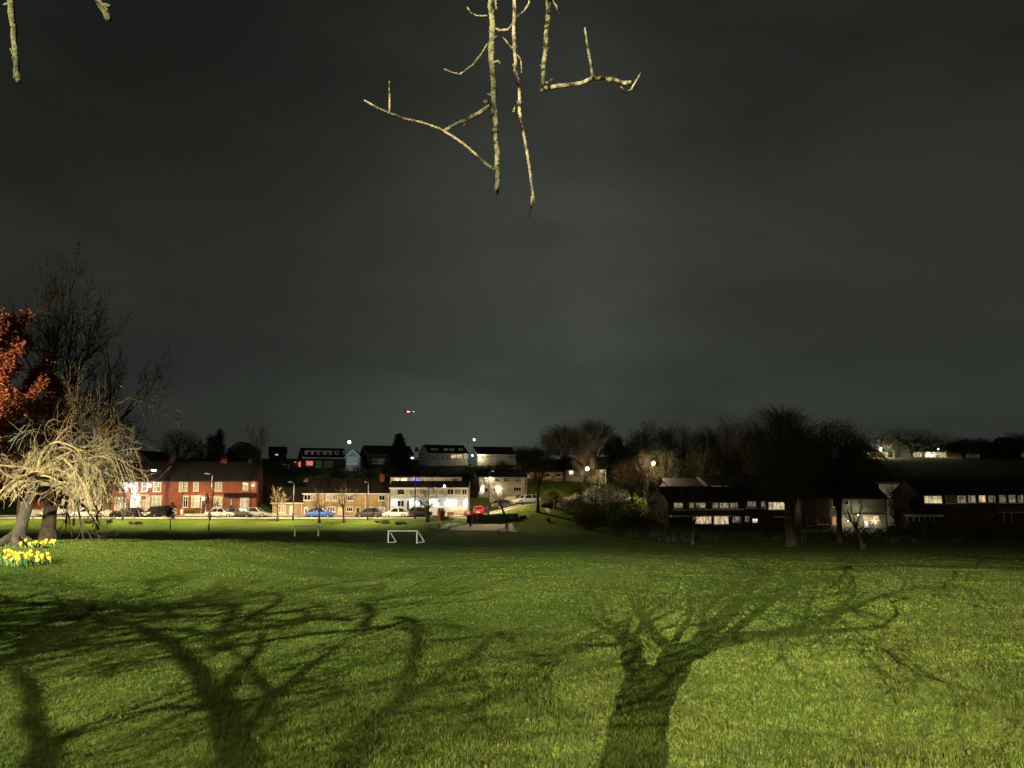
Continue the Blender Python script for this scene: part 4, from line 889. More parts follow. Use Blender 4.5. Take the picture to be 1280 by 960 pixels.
px_tree(430, 650, 110.5, 600, 24, 17, 'bare_tree', 'forked bare tree in front of the buff terrace, right of the blue hatchback', trunk_r=.17, P=dict(SMALL, t0=[.4, .3, .25, .2]), twig='twig')
px_tree(534, 649, 111, 600, 27, 18, 'bare_tree', 'dark bare tree in front of the long white building', trunk_r=.26, P=dict(SMALL, t0=[.42, .3, .25, .2]), twig='twig_grey')
px_tree(633, 645, 110.5, 600, 24, 19, 'bare_tree', 'leaning bare tree rising behind the black fence', trunk_r=.2, P=dict(SMALL, t0=[.5, .3, .25, .2]), lean=(-.35, 0), twig='twig_pale')
px_tree(672, 642, 113, 552, 33, 20, 'bare_tree', 'tall tree with upswept branches on the bright bank by the bushes', trunk_r=.27, P=dict(UPSWEPT, kids=[8, 6, 6, 5]), trunk_frac=.34, twig='twig_pale')
# thin sapling in a guard
p = pxg(92, 657); t = empty('sapling', p, 0, 'tiny planted tree with a dark guard on the bank by the white saloon', 'young tree')
MB().tube([(0, 0, -.2), (.03, 0, 1.6), (.1, 0, 3.0)], [.035, .028, .012], 6).tube([(.03, 0, 1.6), (-.3, .1, 2.5)], [.015, .006], 4).tube([(.05, 0, 1.9), (.4, 0, 2.7)], [.015, .006], 4).build('trunk', M['twig'], t)
MB().lathe([(.13, -.1), (.15, .5), (.16, 1.0)], sides=10).build('tree_guard', M['plastic_dark'], t)

# woods behind: bare crowns and dark evergreen masses, each tree on its own
BG = [
    # u, v_base, d, v_top, halfw, seed, kind, label
    (222, 600, 160, 536, 26, 31, 'leafy', 'dark broad tree behind the brick terrace roof'), (267, 600, 158, 537, 15, 32, 'ever', 'narrow dark evergreen behind the brick terrace chimneys'),
    (326, 595, 165, 526, 22, 33, 'bare', 'tall thin bare tree beside the dim hill house'), (300, 598, 170, 556, 20, 34, 'leafy', 'low dark tree beneath the faint pale gable'),
    (343, 640, 140, 592, 20, 35, 'brown', 'brown leafless tree at the gap between the brick and buff terraces'), (247, 598, 175, 545, 16, 36, 'bare', 'bare tree between the broad tree and the evergreen'),
    (705, 600, 165, 527, 30, 41, 'fine', 'broad bare tree with fine upright twigs behind the brown brick house'), (742, 600, 168, 520, 30, 42, 'fine', 'broad bare tree with fine twigs above the glaring street lamp'),
    (775, 605, 165, 548, 20, 43, 'ever', 'dark pointed evergreen beside the glaring street lamp'), (812, 606, 170, 525, 26, 44, 'leafyb', 'rounded brownish tree above the second bright street lamp'),
    (846, 606, 168, 524, 30, 45, 'fineb', 'brown bare tree at the middle of the wood'), (884, 606, 172, 528, 26, 46, 'bareb', 'brown bare tree left of the domed dark tree'),
    (912, 606, 165, 518, 30, 47, 'leafy', 'domed dark tree rising over the dark terrace'), (975, 606, 180, 500, 42, 48, 'fine', 'tallest bare tree with a pale fan of twigs above the dark terrace'),
    (660, 600, 200, 560, 26, 49, 'leafy', 'dark tree mass at the right end of the hilltop street'), (629, 606, 175, 577, 14, 50, 'brown', 'small brown tree on the slope below the hilltop street'),
    (588, 618, 135, 592, 14, 51, 'bareb', 'round twiggy tree between the white building and the cream house'), (1140, 580, 315, 537, 40, 52, 'leafy', 'wide dark tree over the distant cottages'),
    (1205, 578, 310, 549, 22, 53, 'leafy', 'low dark tree right of the distant gabled house'), (1227, 578, 300, 550, 16, 54, 'leafyb', 'small dark tree near the right edge of the hill field'), (1245, 578, 300, 555, 16, 55, 'ever', 'small clipped evergreen at the right end of the hill'),
    (1275, 578, 290, 543, 26, 56, 'leafy', 'dark tree at the far right edge above the hill field'), (1118, 578, 320, 541, 14, 57, 'bare', 'thin tree at the left side of the hill field gap'),
    (940, 612, 160, 545, 30, 58, 'leafyb', 'brown dark tree filling the wood left of the great dark tree'), (830, 612, 155, 556, 26, 59, 'leafy', 'dark tree under the brown bare tree in the wood'), (880, 612, 155, 558, 26, 60, 'leafy', 'dark tree low in the wood over the terrace roofs'), (1085, 620, 150, 560, 34, 62, 'leafy', 'dark spreading tree right of the great dark tree'),
    (925, 610, 158, 528, 26, 101, 'leafyb', 'brown dark tree shoulder to shoulder with the domed dark tree'), (862, 610, 160, 533, 26, 102, 'leafy', 'dark round tree between the two brown bare trees of the wood'), (800, 612, 162, 540, 22, 103, 'leafy', 'dark round tree close behind the second bright street lamp'),
    (1010, 612, 150, 532, 30, 104, 'leafy', 'dark tree directly behind the great dark tree'), (955, 612, 150, 540, 26, 105, 'leafy', 'dark tree behind the left shoulder of the great dark tree'), (1075, 612, 140, 545, 26, 106, 'leafy', 'dark tree behind the right shoulder of the merged dark tree'), (730, 600, 141.5, 558, 17, 107, 'bareb', 'small bare tree added right behind the glaring street lamp as its halo'), (806, 612, 153.5, 560, 15, 108, 'bareb', 'small bare tree added round the second bright street lamp as its halo'),  # last two trees added to catch lamplight as a halo
    (790, 625, 140, 575, 22, 61, 'leafyb', 'lamp lit brownish tree below the second bright street lamp'),
]
KINDS = dict(leafy=dict(P=DENSE, trunk_frac=.12, leaf=('leaf_dark', 30, .36, .26), twig='twig'), ever=dict(P=DENSE, trunk_frac=.08, leaf=('needles', 22, .34, .26), twig='twig'), bare=dict(P=dict(FINE, kids=[6, 5, 4, 4]), twig='twig', trunk_frac=.25),
             fine=dict(P=FINE, twig='twig_grey', trunk_frac=.22), fineb=dict(P=FINE, twig='twig', trunk_frac=.2, leaf=('leaf_brown', 1, .3, .2)), bareb=dict(P=dict(FINE, kids=[6, 5, 5, 4]), twig='twig', trunk_frac=.2),
             brown=dict(P=dict(DENSE, kids=[6, 5, 4, 3]), twig='twig', trunk_frac=.15, leaf=('leaf_brown', 5, .35, .2)), leafyb=dict(P=DENSE, twig='twig', trunk_frac=.12, leaf=('leaf_brown', 12, .36, .24)))
def dome_tree(u, vb, d, vt, hw, seed, name, label, leaf, twigs, trunk_r=.3, low=.04, twig='twig', limbs=9, group=None, per=34, size=.24, clusters=230, fine=.022, fork=.16):
    """a broad round crown: limbs fan out of a fork, twigs fill a lumpy dome, leaves (if any) hang in uneven clumps"""
    p = at(u, vb, d); p.z = gz(p.x, d); H = at(u, vt, d).z - p.z; W = hw * d / F; r = random.Random(seed); rng = np.random.default_rng(seed)
    t = empty(name, p, 0, label, 'tree', group); zf = H * fork; lumps = [(r.uniform(0, 6.28), r.uniform(.1, 1.4), r.uniform(.6, 1.0)) for _ in range(26)]
    def dome(f=1.0):
        a, e = r.uniform(0, 6.28), math.asin(r.uniform(-.6, 1)); k = .72
        for la, le, lk in lumps:
            c = math.sin(e)*math.sin(le) + math.cos(e)*math.cos(le)*math.cos(a - la)
            if c > .80: k = max(k, .72 + .33 * lk * ((c - .80) / .20) ** .5)
        k *= f; zc = H * (low + 1) / 2; hz = H * (1 - low) / 2
        return Vector((W * k * math.cos(a) * math.cos(e), W * .85 * k * math.sin(a) * math.cos(e), zc + hz * k * math.sin(e) * 1.0))
    tr = MB(); tr.lathe([(trunk_r * 1.7, -.4), (trunk_r * 1.2, .2), (trunk_r, 1.0)], sides=9); tr.tube([(0, 0, .8), (r.gauss(0, .1), 0, zf * .6), (r.gauss(0, .15), 0, zf)], [trunk_r, trunk_r * .9, trunk_r * .8], 9)
    L = []
    for k in range(limbs):
        q = dome(.62); m = Vector((q.x * .35, q.y * .35, zf + (q.z - zf) * .5)); pts = [Vector((0, 0, zf * r.uniform(.7, 1.0))), m, q]; L.append((m, q)); tr.tube(pts, [trunk_r * .55, trunk_r * .32, trunk_r * .12], 6)
    tr.build('trunk', M['bark'], t, smooth=True); cr = MB()
    for k in range(twigs):
        e = dome(r.uniform(.75, 1.02)); m, q = min(L, key=lambda s: (s[1] - e).length + r.uniform(0, W * .3)); s0 = m.lerp(q, r.uniform(.2, 1.0)); c1 = s0.lerp(e, .5) + Vector((r.gauss(0, .06), r.gauss(0, .06), .10)) * W * .5
        cr.tube([s0, s0.lerp(c1, .55), c1, c1.lerp(e, .55) + Vector((r.gauss(0, .02), r.gauss(0, .02), .02)) * W, e], [fine * 2.2, fine * 1.7, fine * 1.3, fine, fine * .6], 3, cap=False)
    cr.build('crown', M[twig], t)
    if leaf:
        C = [tuple(dome(r.uniform(.25, 1.0) ** .5)) for _ in range(clusters)]; quads_mesh('foliage', leaf_quads(C, per, W * .085 + .12, size, rng), M[leaf], t)
    return t
for u, vb, d, vt, hw, sd, kd, lab in BG:
    hw *= 1.25 if kd in ('leafy', 'leafyb', 'fineb', 'fine', 'bareb') else 1.0; K = dict(KINDS[kd]); nm = {'leafy': 'dark_tree', 'ever': 'evergreen_tree', 'bare': 'bare_tree', 'fine': 'bare_tree', 'fineb': 'bare_tree', 'bareb': 'bare_tree', 'brown': 'brown_tree', 'leafyb': 'brown_tree'}[kd]
    s_ = d / 165; G = 'trees of the wood and hill'
    if kd in ('leafy', 'leafyb'): dome_tree(u, vb, d, vt, hw, sd, nm, lab, 'leaf_dark' if kd == 'leafy' else 'leaf_brown', 260, .3 * s_, size=.26 * s_, clusters=230, group=G, fine=.02 * s_)
    elif kd in ('fine', 'fineb', 'bareb'): dome_tree(u, vb, d, vt, hw * (1.1 if kd == 'fine' else 1.0), sd, nm, lab, None if kd != 'fineb' else 'leaf_brown', 1500 if kd == 'fine' else 900, .3 * s_, twig='twig_grey' if kd == 'fine' else 'twig', clusters=150, per=12, size=.2, group=G, fine=.021 * s_, limbs=14)
    else:
        if 'leaf' in K: K['leaf'] = (K['leaf'][0], K['leaf'][1], K['leaf'][2] * s_ * (hw / 28 + .3), K['leaf'][3] * s_)
        px_tree(u, vb, d, vt, hw, sd, nm, lab, group=G, trunk_r=.3 * s_, **K)
# the great dark tree before the terrace, and smaller ones along the right edge of the field
dome_tree(990, 680, 84, 522, 52, 71, 'dark_tree', 'great dark tree with a thick trunk in front of the dark terrace', 'leaf_dark', 500, .6, low=.12, limbs=14, per=44, size=.17, clusters=760, fork=.30)
dome_tree(1050, 676, 92, 523, 50, 72, 'dark_tree', 'dark tree merging with the great tree on its right side', 'leaf_dark', 400, .34, low=.12, limbs=14, per=44, size=.18, clusters=760, fork=.32)
px_tree(1079, 680, 80, 612, 24, 73, 'bare_tree', 'leaning bare tree in front of the grey green terrace house', trunk_r=.24, trunk_frac=.3, P=dict(SMALL, kids=[5, 4, 3, 3]), lean=(-.35, 0), twig='twig', bark='bark')
px_tree(866, 676, 88, 606, 24, 74, 'bare_tree', 'bare tree in front of the left end of the dark terrace', trunk_r=.16, P=dict(SMALL, kids=[6, 5, 4, 3]), twig='twig')
px_tree(824, 670, 94, 622, 18, 75, 'bare_tree', 'slim bare tree between the bushes and the dark terrace', trunk_r=.12, P=dict(SMALL, kids=[5, 4, 4, 3]), twig='twig')
dome_tree(1122, 668, 100, 602, 15, 76, 'dark_tree', 'small dark tree beside the narrow white house end', 'leaf_dark', 120, .14, low=.1, per=30, size=.15, clusters=90)

# conifer on the hill
def conifer(u, vb, d, vt, hw, seed, label):
    p = at(u, vb, d); p.z = gz(p.x, d); H = at(u, vt, d).z - p.z; W = hw * d / F; r = random.Random(seed); rng = np.random.default_rng(seed)
    t = empty('conifer', p, 0, label, 'tree', 'trees of the wood and hill'); MB().tube([(0, 0, -.3), (0, 0, H * .5), (.05, 0, H)], [.3, .18, .03], 7).build('trunk', M['bark'], t)
    C = []; m = MB()
    for k in range(150):
        f = r.random() ** .8; z = H * (.08 + .9 * f); L_ = W * (1 - f) ** .8 * r.uniform(.55, 1.15) + .25; a = r.uniform(0, 6.28)
        tip = Vector((math.cos(a) * L_, math.sin(a) * L_, z - L_ * .22)); m.tube([(0, 0, z), tip * .6 + Vector((0, 0, z * .4 + .12)), tip], [.05, .03, .012], 3, cap=False)
        for s in range(6):
            q = Vector((0, 0, z)).lerp(tip, .25 + .15 * s); C.append((q.x, q.y, q.z))
    m.build('branches', M['twig'], t); quads_mesh('needles', leaf_quads(C, 14, .24, .42, rng), M['needles'], t); return t
conifer(498, 600, 172, 543, 22, 5, 'tall dark conifer standing against the sky among the hill houses')

# ------------------------------------------------------------------ shrubs
def bush(name, label, p, w, h, seed, m='leaf_dark', n=40, per=26, size=.2, cat='bush', group=None, dy=None):
    """a shrub: short stems and leaf clumps spread unevenly through its volume"""
    r = random.Random(seed); rng = np.random.default_rng(seed); t = empty(name, p, 0, label, cat, group); dy = dy or w * .6
    C, st = [], MB()
    for k in range(n):
        a, q = r.uniform(0, 6.28), math.sqrt(r.random()); z = h * (.12 + .88 * r.random() ** .75) * math.sqrt(max(.15, 1 - (q * .9) ** 2))
        c = (w * q * math.cos(a), dy * q * math.sin(a), z); C.append(c)
        if k % 2 == 0: st.tube([(c[0] * .3, c[1] * .3, -.15), (c[0] * .7, c[1] * .7, z * .55), c], [.03, .02, .008], 3, cap=False)
    st.build('stems', M['twig'], t); quads_mesh('foliage', leaf_quads(C, per, min(w, h) * .13 + .05, size, rng), M[m], t); return t
r_ = random.Random(77)
# the big bushes right of the bend
for i, (u, vb, d, w, vt, m, lab) in enumerate([(716, 650, 112, 17, 602, 'leaf_olive', 'lamp lit olive bush at the left end of the thicket'), (742, 656, 109, 22, 588, 'leaf_olive', 'tall olive bush behind the small green box by the path'), (775, 664, 105, 24, 582, 'leaf_dark', 'tall dark bush in the middle of the thicket'),
                                               (812, 668, 100, 24, 600, 'leaf_dark', 'dark bush at the right end of the thicket'), (735, 664, 104, 15, 632, 'leaf_olive', 'low olive bush at the front foot of the thicket'), (790, 672, 98, 20, 640, 'leaf_dark', 'low dark bush before the right end of the thicket'), (690, 637, 121, 11, 612, 'leaf_olive', 'pale lit bush right behind the tall upswept tree'), (686, 640, 116, 8, 629, 'leaf_dark', 'round dark clipped bush beside the small path')]):
    p = at(u, vb, d); p.z = gz(p.x, d); h_ = at(u, vt, d).z - p.z; bush('bush', lab, p, w * d / F, h_, 200 + i, m, int(50 + w * 4), 34, .2, group='thicket beside the bend')
# hedge and bushes along the foot of the dark terrace
for i in range(17):
    u = 836 + i * 28 + r_.uniform(-6, 6); d = r_.uniform(90, 99); p = at(u, 672, d); p.z = gz(p.x, d); top = r_.uniform(646, 657) if not 1015 < u < 1100 else r_.uniform(657, 663)
    if 870 < u < 915: top = 656
    bush('garden_bush', 'dark garden bush in the line of bushes below the dark terrace', p, r_.uniform(1.3, 2.0), at(u, top, d).z - p.z, 300 + i, 'leaf_dark', 46, 26, .2, group='bushes below the dark terrace')
# hillside growth below the hilltop street
n_ = 0
for i in range(48):
    u = r_.uniform(282, 662); d = r_.uniform(140, 176); x = (u - 640) / F * d; z = gz(x, d)
    if d < 151 and 590 < u < 700: continue
    lim = at(u, 585 if 360 < u < 440 else 580, d).z
    h_ = min(r_.uniform(1.6, 4.2), lim - z)
    if h_ < .8: continue
    n_ += 1
    bush('hillside_bush', 'dark bush among the growth on the slope below the hilltop street', Vector((x, d, z)), r_.uniform(1.4, 2.8), h_, 400 + i, r_.choice(['leaf_dark', 'leaf_dark', 'leaf_brown']), 30, 20, .32, group='hillside bushes')
# small garden and verge shrubs
for u, v, d, w, h_, m, lab in ((245, 645, 123.6, 1.5, 1.25, 'leaf_green', 'clipped green hedge in front of the middle brick house'), (236, 645, 123.8, .9, 1.1, 'leaf_green', 'left end bush of the hedge beside the gate posts'), (329, 646, 124, 1.3, 1.9, 'leaf_green', 'dark green shrub at the end of the brick terrace'), (546, 646, 114, 1.6, .6, 'leaf_dark', 'low dark planting at the foot of the tree before the white building'),
                               (560, 647, 113.5, 1.3, .5, 'leaf_dark', 'low dark planting around the terracotta planter'), (583, 639, 121.8, .55, 1.0, 'leaf_pink', 'pale pink blossoming shrub beside the red car'), (385, 641, 121.6, .45, 1.0, 'leaf_pink', 'pink blossoming shrub behind the blue hatchback'), (112, 652, 110, .7, .35, 'leaf_green', 'small grass tussock on the bank right of the white saloon'), (170, 652, 109, 1.1, .38, 'leaf_green', 'wide grass tussock on the bank below the black estate car'),
                               (137, 652, 110, .4, .35, 'leaf_green', 'little tussock on the bank below the cream gate post'), (478, 650, 110, 1.1, .35, 'leaf_green', 'dark tussock on the bank below the white hatchback'), (501, 651, 109, .7, .4, 'leaf_green', 'dark tussock on the bank left of the tall lamp mast'), (597, 628, 131, 2.2, 1.2, 'leaf_green', 'green garden hedge left of the leaning tree')):
    p = at(u, v, d); p.z = gz(p.x, d); bush('shrub', lab, p, w, h_, int(u * 7), m, 34, 30, .13, cat='shrub', dy=.5 if 'hedge' in lab else None)

# ------------------------------------------------------------------ big weeping tree, copper tree and dark tree at the left
def left_trees():
    r = random.Random(3)
    # weeping tree: trunk at pixel 20,682
    base = pxg(19, 683); d0 = base.y
    t = empty('weeping_tree', base, 0, 'wide weeping bare tree with pale lit branches standing among daffodils', 'tree')
    hd = at(42, 602, d0) - base
    tr = MB(); tr.tube([(0, 0, -.3), (.03, 0, .05), (hd.x*.35, 0, hd.z*.35), (hd.x*.7, .05, hd.z*.7), (hd.x, .1, hd.z), (hd.x*1.15, .1, hd.z*1.22)], [.36, .24, .165, .145, .15, .08], 12)
    for a in range(5): tr.tube([(0, 0, .35), (math.cos(a*1.26+.3)*.45, math.sin(a*1.26+.3)*.45, .08), (math.cos(a*1.26+.3)*.8, math.sin(a*1.26+.3)*.8, -.12)], [.15, .1, .04], 6)
    head = Vector((hd.x, .1, hd.z)); limbs = MB(); twigs = MB()
    def limb(p, az, ln, rise, r0, lvl):
        """spreads out wide, sags, and breaks into a tangle of finer twigs"""
        n = [9, 7, 6, 5][lvl]; pts, rad = [p.copy()], [r0]; q = p.copy(); el = rise; cut = r.uniform(.9, 2.6)
        for i in range(n):
            az += r.gauss(0, [.2, .28, .34, .38][lvl]); el += r.gauss(-[.11, .11, .07, .05][lvl], [.20, .26, .30, .34][lvl]); el = max(el, -1.2)
            q = q + Vector((math.cos(az)*math.cos(el), math.sin(az)*math.cos(el), math.sin(el))) * (ln / n)
            if q.z + base.z < gz(q.x + base.x, q.y + base.y) + cut: break
            pts.append(q.copy()); rad.append(r0 * (1 - .72 * (i + 1) / n))
        if len(pts) < 2: return
        ((limbs if lvl < 1 else mid) if lvl < 2 else twigs if r.random() < .45 else brown).tube(pts, [max(x, .0055) for x in rad], [8, 5, 4, 3][lvl], cap=False)
        if lvl < 3:
            k = [8, 7, 4][lvl]
            for j in range(k):
                i = min(len(pts) - 2, int((.2 + .8 * (j + r.random()) / k) * (len(pts) - 1))); bp = pts[i].lerp(pts[i+1], r.random()); dd = (pts[i+1] - pts[i]).normalized()
                limb(bp, math.atan2(dd.y, dd.x) + r.choice((-1, 1)) * r.uniform(.25, 1.0), ln * r.uniform(.40, .66), math.asin(max(-1, min(1, dd.z))) + r.gauss(-.02, .55), max(.008, rad[i] * r.uniform(.36, .55)), lvl + 1)
    mid, brown = MB(), MB()
    for k in range(15):
        az = k * 6.283 / 15 + r.uniform(-.2, .2)
        limb(head + Vector((0, 0, r.uniform(-.2, .5))), az, r.uniform(1.8, 2.5), r.uniform(-.2, .65), r.uniform(.042, .075), 0)
    for az, ln, rs in ((-.15, 3.1, 1.1), (.25, 2.9, 1.0), (-.5, 2.8, .7), (.05, 2.6, .3), (.1, 2.9, .8), (-.3, 3.0, .9), (-.7, 2.8, 1.1), (-1.3, 2.6, .6), (-.9, 2.5, .4), (-.1, 2.8, .1)): limb(head + Vector((0, 0, .2)), az, ln, rs, .06, 0)
    tr.build('trunk', M['bark_dark'], t, smooth=True); limbs.build('limbs', M['twig_pale'], t, smooth=True); mid.build('branches', M['twig_pale'], t, smooth=True); twigs.build('crown', M['twig_pale'], t, smooth=True); brown.build('brown_twigs', M['twig'], t)
    # copper tree, its trunk just outside the frame
    b2 = Vector((-22.0, 28.5, 0)); b2.z = gz(b2.x, b2.y)
    T = Tree(8); P = dict(DENSE, kids=[11, 7, 5, 4], t0=[.25, .3, .25, .2], grav=[0, .2, .18, .12, .1], ang=[60, 42, 36, 32], rmin=.008)
    T.branch(Vector((0, 0, 0)), Vector((0, 0, 1)), 6.0, .26, 0, P)
    zs = max(q.z for _, pts, _ in T.t for q in pts); rs = sorted(math.hypot(q.x, q.y) for _, pts, _ in T.t for q in pts); kz, kr = 10.6 / zs, 5.1 / rs[int(len(rs)*.98)]
    for _, pts, _ in T.t:
        for q in pts: q.x *= kr; q.y *= kr; q.z *= kz
    t2 = empty('copper_tree', b2, 0, 'copper red leaved tree at the left edge behind the weeping tree', 'tree'); T.tubes(0, 1).build('trunk', M['bark'], t2, smooth=True); T.tubes(2, 9).build('crown', M['twig'], t2)
    rng = np.random.default_rng(4); C = []
    for lvl, pts, _ in T.t:
        if lvl >= 3:
            for i in range(len(pts) - 1):
                for f in (.2, .7): q = pts[i].lerp(pts[i+1], f); C.append((q.x, q.y, q.z))
    C = [c for c in C if c[2] > 2.2]
    quads_mesh('foliage', leaf_quads(C, 11, .10, .15, rng), M['leaf_copper'], t2)
left_trees()
px_tree(60, 664, 44, 312, 130, 91, 'bare_tree', 'tall dark bare tree looming behind the weeping tree', trunk_r=.4, trunk_frac=.3, P=dict(FINE, kids=[10, 7, 6, 6], t0=[.3, .3, .25, .2], rmin=.012, grav=[0, .06, .04, .03, .0], ang=[62, 44, 42, 40]), twig='twig', leaf=('leaf_brown', 3, .16, .08))

# ------------------------------------------------------------------ the tree behind the camera: its limbs throw the long shadows, its low twigs hang into view
def shadow_limb(mb, zoom, widths, ox, oy, lamp, yplane, r, jit=.5, sides=8, slim=1.0):
    pts, rad = [], []
    off = 0
    for (zx, zy), w in zip(zoom, widths):
        u, v = ox + zx / 2, oy + zy / 2; g = pxg(u, v); off += r.uniform(-jit, jit) * .3
        k = (yplane + off - lamp.y) / (g.y - lamp.y); q = lamp + (g - lamp) * k
        pts.append(q); rad.append(max(.008, slim * w / 2 / 2 * g.y / F * k))
    # resample with a little crookedness
    P2, R2 = [], []
    for i in range(len(pts) - 1):
        for f in (0, .34, .67):
            q = pts[i].lerp(pts[i+1], f); a = rad[i] * (1-f) + rad[i+1] * f
            P2.append(q + Vector((r.gauss(0, .12), r.gauss(0, .3), r.gauss(0, .12))) * a * (1 if f else .0)); R2.append(a * r.uniform(.93, 1.07))
    P2.append(pts[-1]); R2.append(rad[-1]); mb.tube(P2, R2, sides); return P2, R2
def twig_spray(mb, p, d, ln, r0, lvl, r, grav=.0):
    n = 4; q = p.copy(); pts, rad = [q.copy()], [r0]
    for i in range(n):
        d = (d + Vector((r.gauss(0, .22), r.gauss(0, .22), r.gauss(0, .22) + grav))).normalized(); q = q + d * ln / n; pts.append(q.copy()); rad.append(max(.004, r0 * (1 - .65 * (i+1) / n)))
    mb.tube(pts, rad, 4, cap=False)
    if lvl > 0:
        for j in range(4):
            i = r.randrange(1, n + 1); twig_spray(mb, pts[i], rot_about((pts[i] - pts[i-1]).normalized(), R(r.uniform(25, 60)), r.uniform(0, 6.28)), ln * r.uniform(.5, .75), max(.007, rad[i] * .75), lvl - 1, r, grav)
def near_trees():
    r = random.Random(21)
    # --- the tree behind the camera on the right
    Y = -1.5; t = empty('park_tree', (0, 0, 0), 0, 'tree over the camera with bare mossy twigs hanging into the top of the view', 'tree')
    tr, tw = MB(), MB(); A = lambda z, w, **k: shadow_limb(tr, z, w, 640, 640, LA, Y, r, **k)
    T0, _ = A([(308, 690), (308, 600), (318, 520), (338, 450), (352, 412)], [150, 146, 140, 128, 118], jit=0, sides=12)
    a0 = T0[0]; base = Vector((a0.x - .05, Y, gz(a0.x, Y)))
    tr.tube([base - Vector((0, 0, .3)), base + Vector((0, 0, .25)), base.lerp(a0, .6), a0], [.36, .24, .19, .165], 12)
    L = []
    for z, w in (([(335, 450), (308, 380), (298, 330), (270, 300), (225, 262)], [64, 52, 40, 26, 12]), ([(360, 410), (398, 345), (350, 300), (312, 240), (282, 190)], [44, 36, 24, 18, 8]), ([(372, 430), (430, 350), (520, 322), (640, 305), (760, 280), (880, 225), (975, 196)], [92, 70, 44, 27, 20, 13, 7]),
                 ([(640, 305), (800, 300), (920, 290), (965, 255)], [20, 15, 10, 6]), ([(430, 350), (500, 280), (560, 220), (600, 165)], [30, 22, 15, 8]), ([(760, 280), (830, 232), (862, 190), (835, 150)], [16, 14, 10, 6]), ([(398, 345), (450, 250), (440, 200)], [22, 14, 6]), ([(520, 322), (640, 230), (720, 180), (800, 160)], [26, 18, 12, 6]),
                 ([(560, 220), (660, 210), (760, 215), (860, 195)], [14, 12, 9, 5]), ([(300, 335), (330, 270), (400, 215), (420, 170)], [22, 16, 10, 6]), ([(470, 330), (480, 250), (540, 190), (560, 150)], [24, 16, 10, 6])): L.append(A(z, w, jit=.6))
    for P2, R2 in L:
        for i in range(len(P2) // 2, len(P2)):
            if r.random() < .9:
                d = Vector((r.gauss(0, 1), r.gauss(0, .4), abs(r.gauss(.1, .5)))).normalized(); twig_spray(tw, P2[i], d, r.uniform(.6, 1.25), max(.022, R2[i] * .5), 3 if i % 2 else 2, r)
    # limb over the camera, out of view, that carries the hanging twigs
    top = L[2][0][4]
    lim1 = [top, Vector((.6, -.6, 3.9)), Vector((.35, .9, 4.4)), Vector((.05, 2.3, 4.25)), Vector((-.5, 3.2, 4.45))]; tr.tube(lim1, [.075, .065, .055, .045, .03], 8)
    lim2 = [lim1[1], Vector((-.6, .6, 4.2)), Vector((-1.3, 1.7, 4.1)), Vector((-1.9, 2.3, 3.9))]; tr.tube(lim2, [.05, .04, .032, .02], 8)
    hang, pale, corner = MB(), MB(), MB()
    def H(pts, w, d, mb=hang, d2=None, knots=True):
        """a twig seen at these pixels; w = widths in pixels, d = its distance"""
        n = len(pts); P2, R2 = [], []
        for i in range(n):
            dd = d + ((d2 if d2 is not None else d) - d) * i / max(1, n - 1); P2.append(at(pts[i][0], pts[i][1], dd)); R2.append(max(.0012, (w[0] + (w[1] - w[0]) * i / max(1, n-1)) * .80 / 2 * dd / F))
        Q, S = [], []
        for i in range(n - 1):
            m_ = max(2, int((P2[i+1] - P2[i]).length / .022))
            for k in range(m_):
                f = k / m_; a = R2[i] * (1-f) + R2[i+1] * f; Q.append(P2[i].lerp(P2[i+1], f) + Vector((r.gauss(0, .16), r.gauss(0, .16), r.gauss(0, .1))) * a); S.append(a * (r.uniform(.92, 1.08) if r.random() < .93 else r.uniform(1.12, 1.28)))
        Q.append(P2[-1]); S.append(R2[-1] * .8); mb.tube(Q, S, 8)
        if knots:
            for k in range(len(Q) // 7):
                i = r.randrange(len(Q)); dv = Vector((r.gauss(0, 1), r.gauss(0, .6), r.gauss(0, .5))).normalized(); l = S[i] * r.uniform(1.3, 2.6); mb.tube([Q[i], Q[i] + dv * l * .7, Q[i] + dv * l + Vector((0, 0, l * .25))], [S[i] * .55, S[i] * .42, S[i] * .2], 5)
        return P2[0]
    D1, D2 = 2.45, 2.3
    up = lambda u, d: (u, -120)
    # the mossy twig on the left with its side shoots
    H([(611, -210), (612, -60), (614, 0), (615, 40), (614, 75), (617, 110), (619, 150), (621, 190), (622, 215), (621, 243)], (11, 8), D1)
    H([(620, 214), (606, 203), (588, 187), (570, 173), (549, 161), (527, 153), (508, 149), (488, 142), (470, 134), (455, 125)], (4.5, 3.4), D1, pale, 2.3)
    H([(487, 142), (487, 120), (487, 102)], (3.4, 3), 2.36, pale); H([(614, 131), (600, 141), (585, 149), (570, 155), (556, 163)], (7, 5.5), D1, hang, 2.4); H([(611, 128), (605, 126)], (7, 6), D1)
    H([(582, 152), (580, 157)], (4, 3), D1); H([(609, 55), (600, 70), (590, 82), (575, 93), (566, 91), (555, 86)], (3.4, 2.6), D1, pale, 2.4)
    H([(609, 20), (596, 20), (588, 16), (584, 9)], (3.2, 2.2), D1, pale, 2.4); H([(615, 16), (621, 10), (619, 2), (615, -60)], (4.5, 3.5), D1, pale, 2.42); H([(616, 52), (622, 46)], (4, 3), D1); H([(617, 78), (624, 76), (625, 80)], (4, 3), D1)
    # the long pale twig beside it
    H([(643, -220), (643, -60), (643, 0), (642, 30), (643, 60), (645, 88), (649, 110), (650, 140), (653, 160), (658, 185), (661, 205), (664, 225), (666, 243), (669, 254)], (7, 3.6), D2, pale); H([(665, 246), (664, 258), (662, 271)], (3.6, 3), D2, pale)
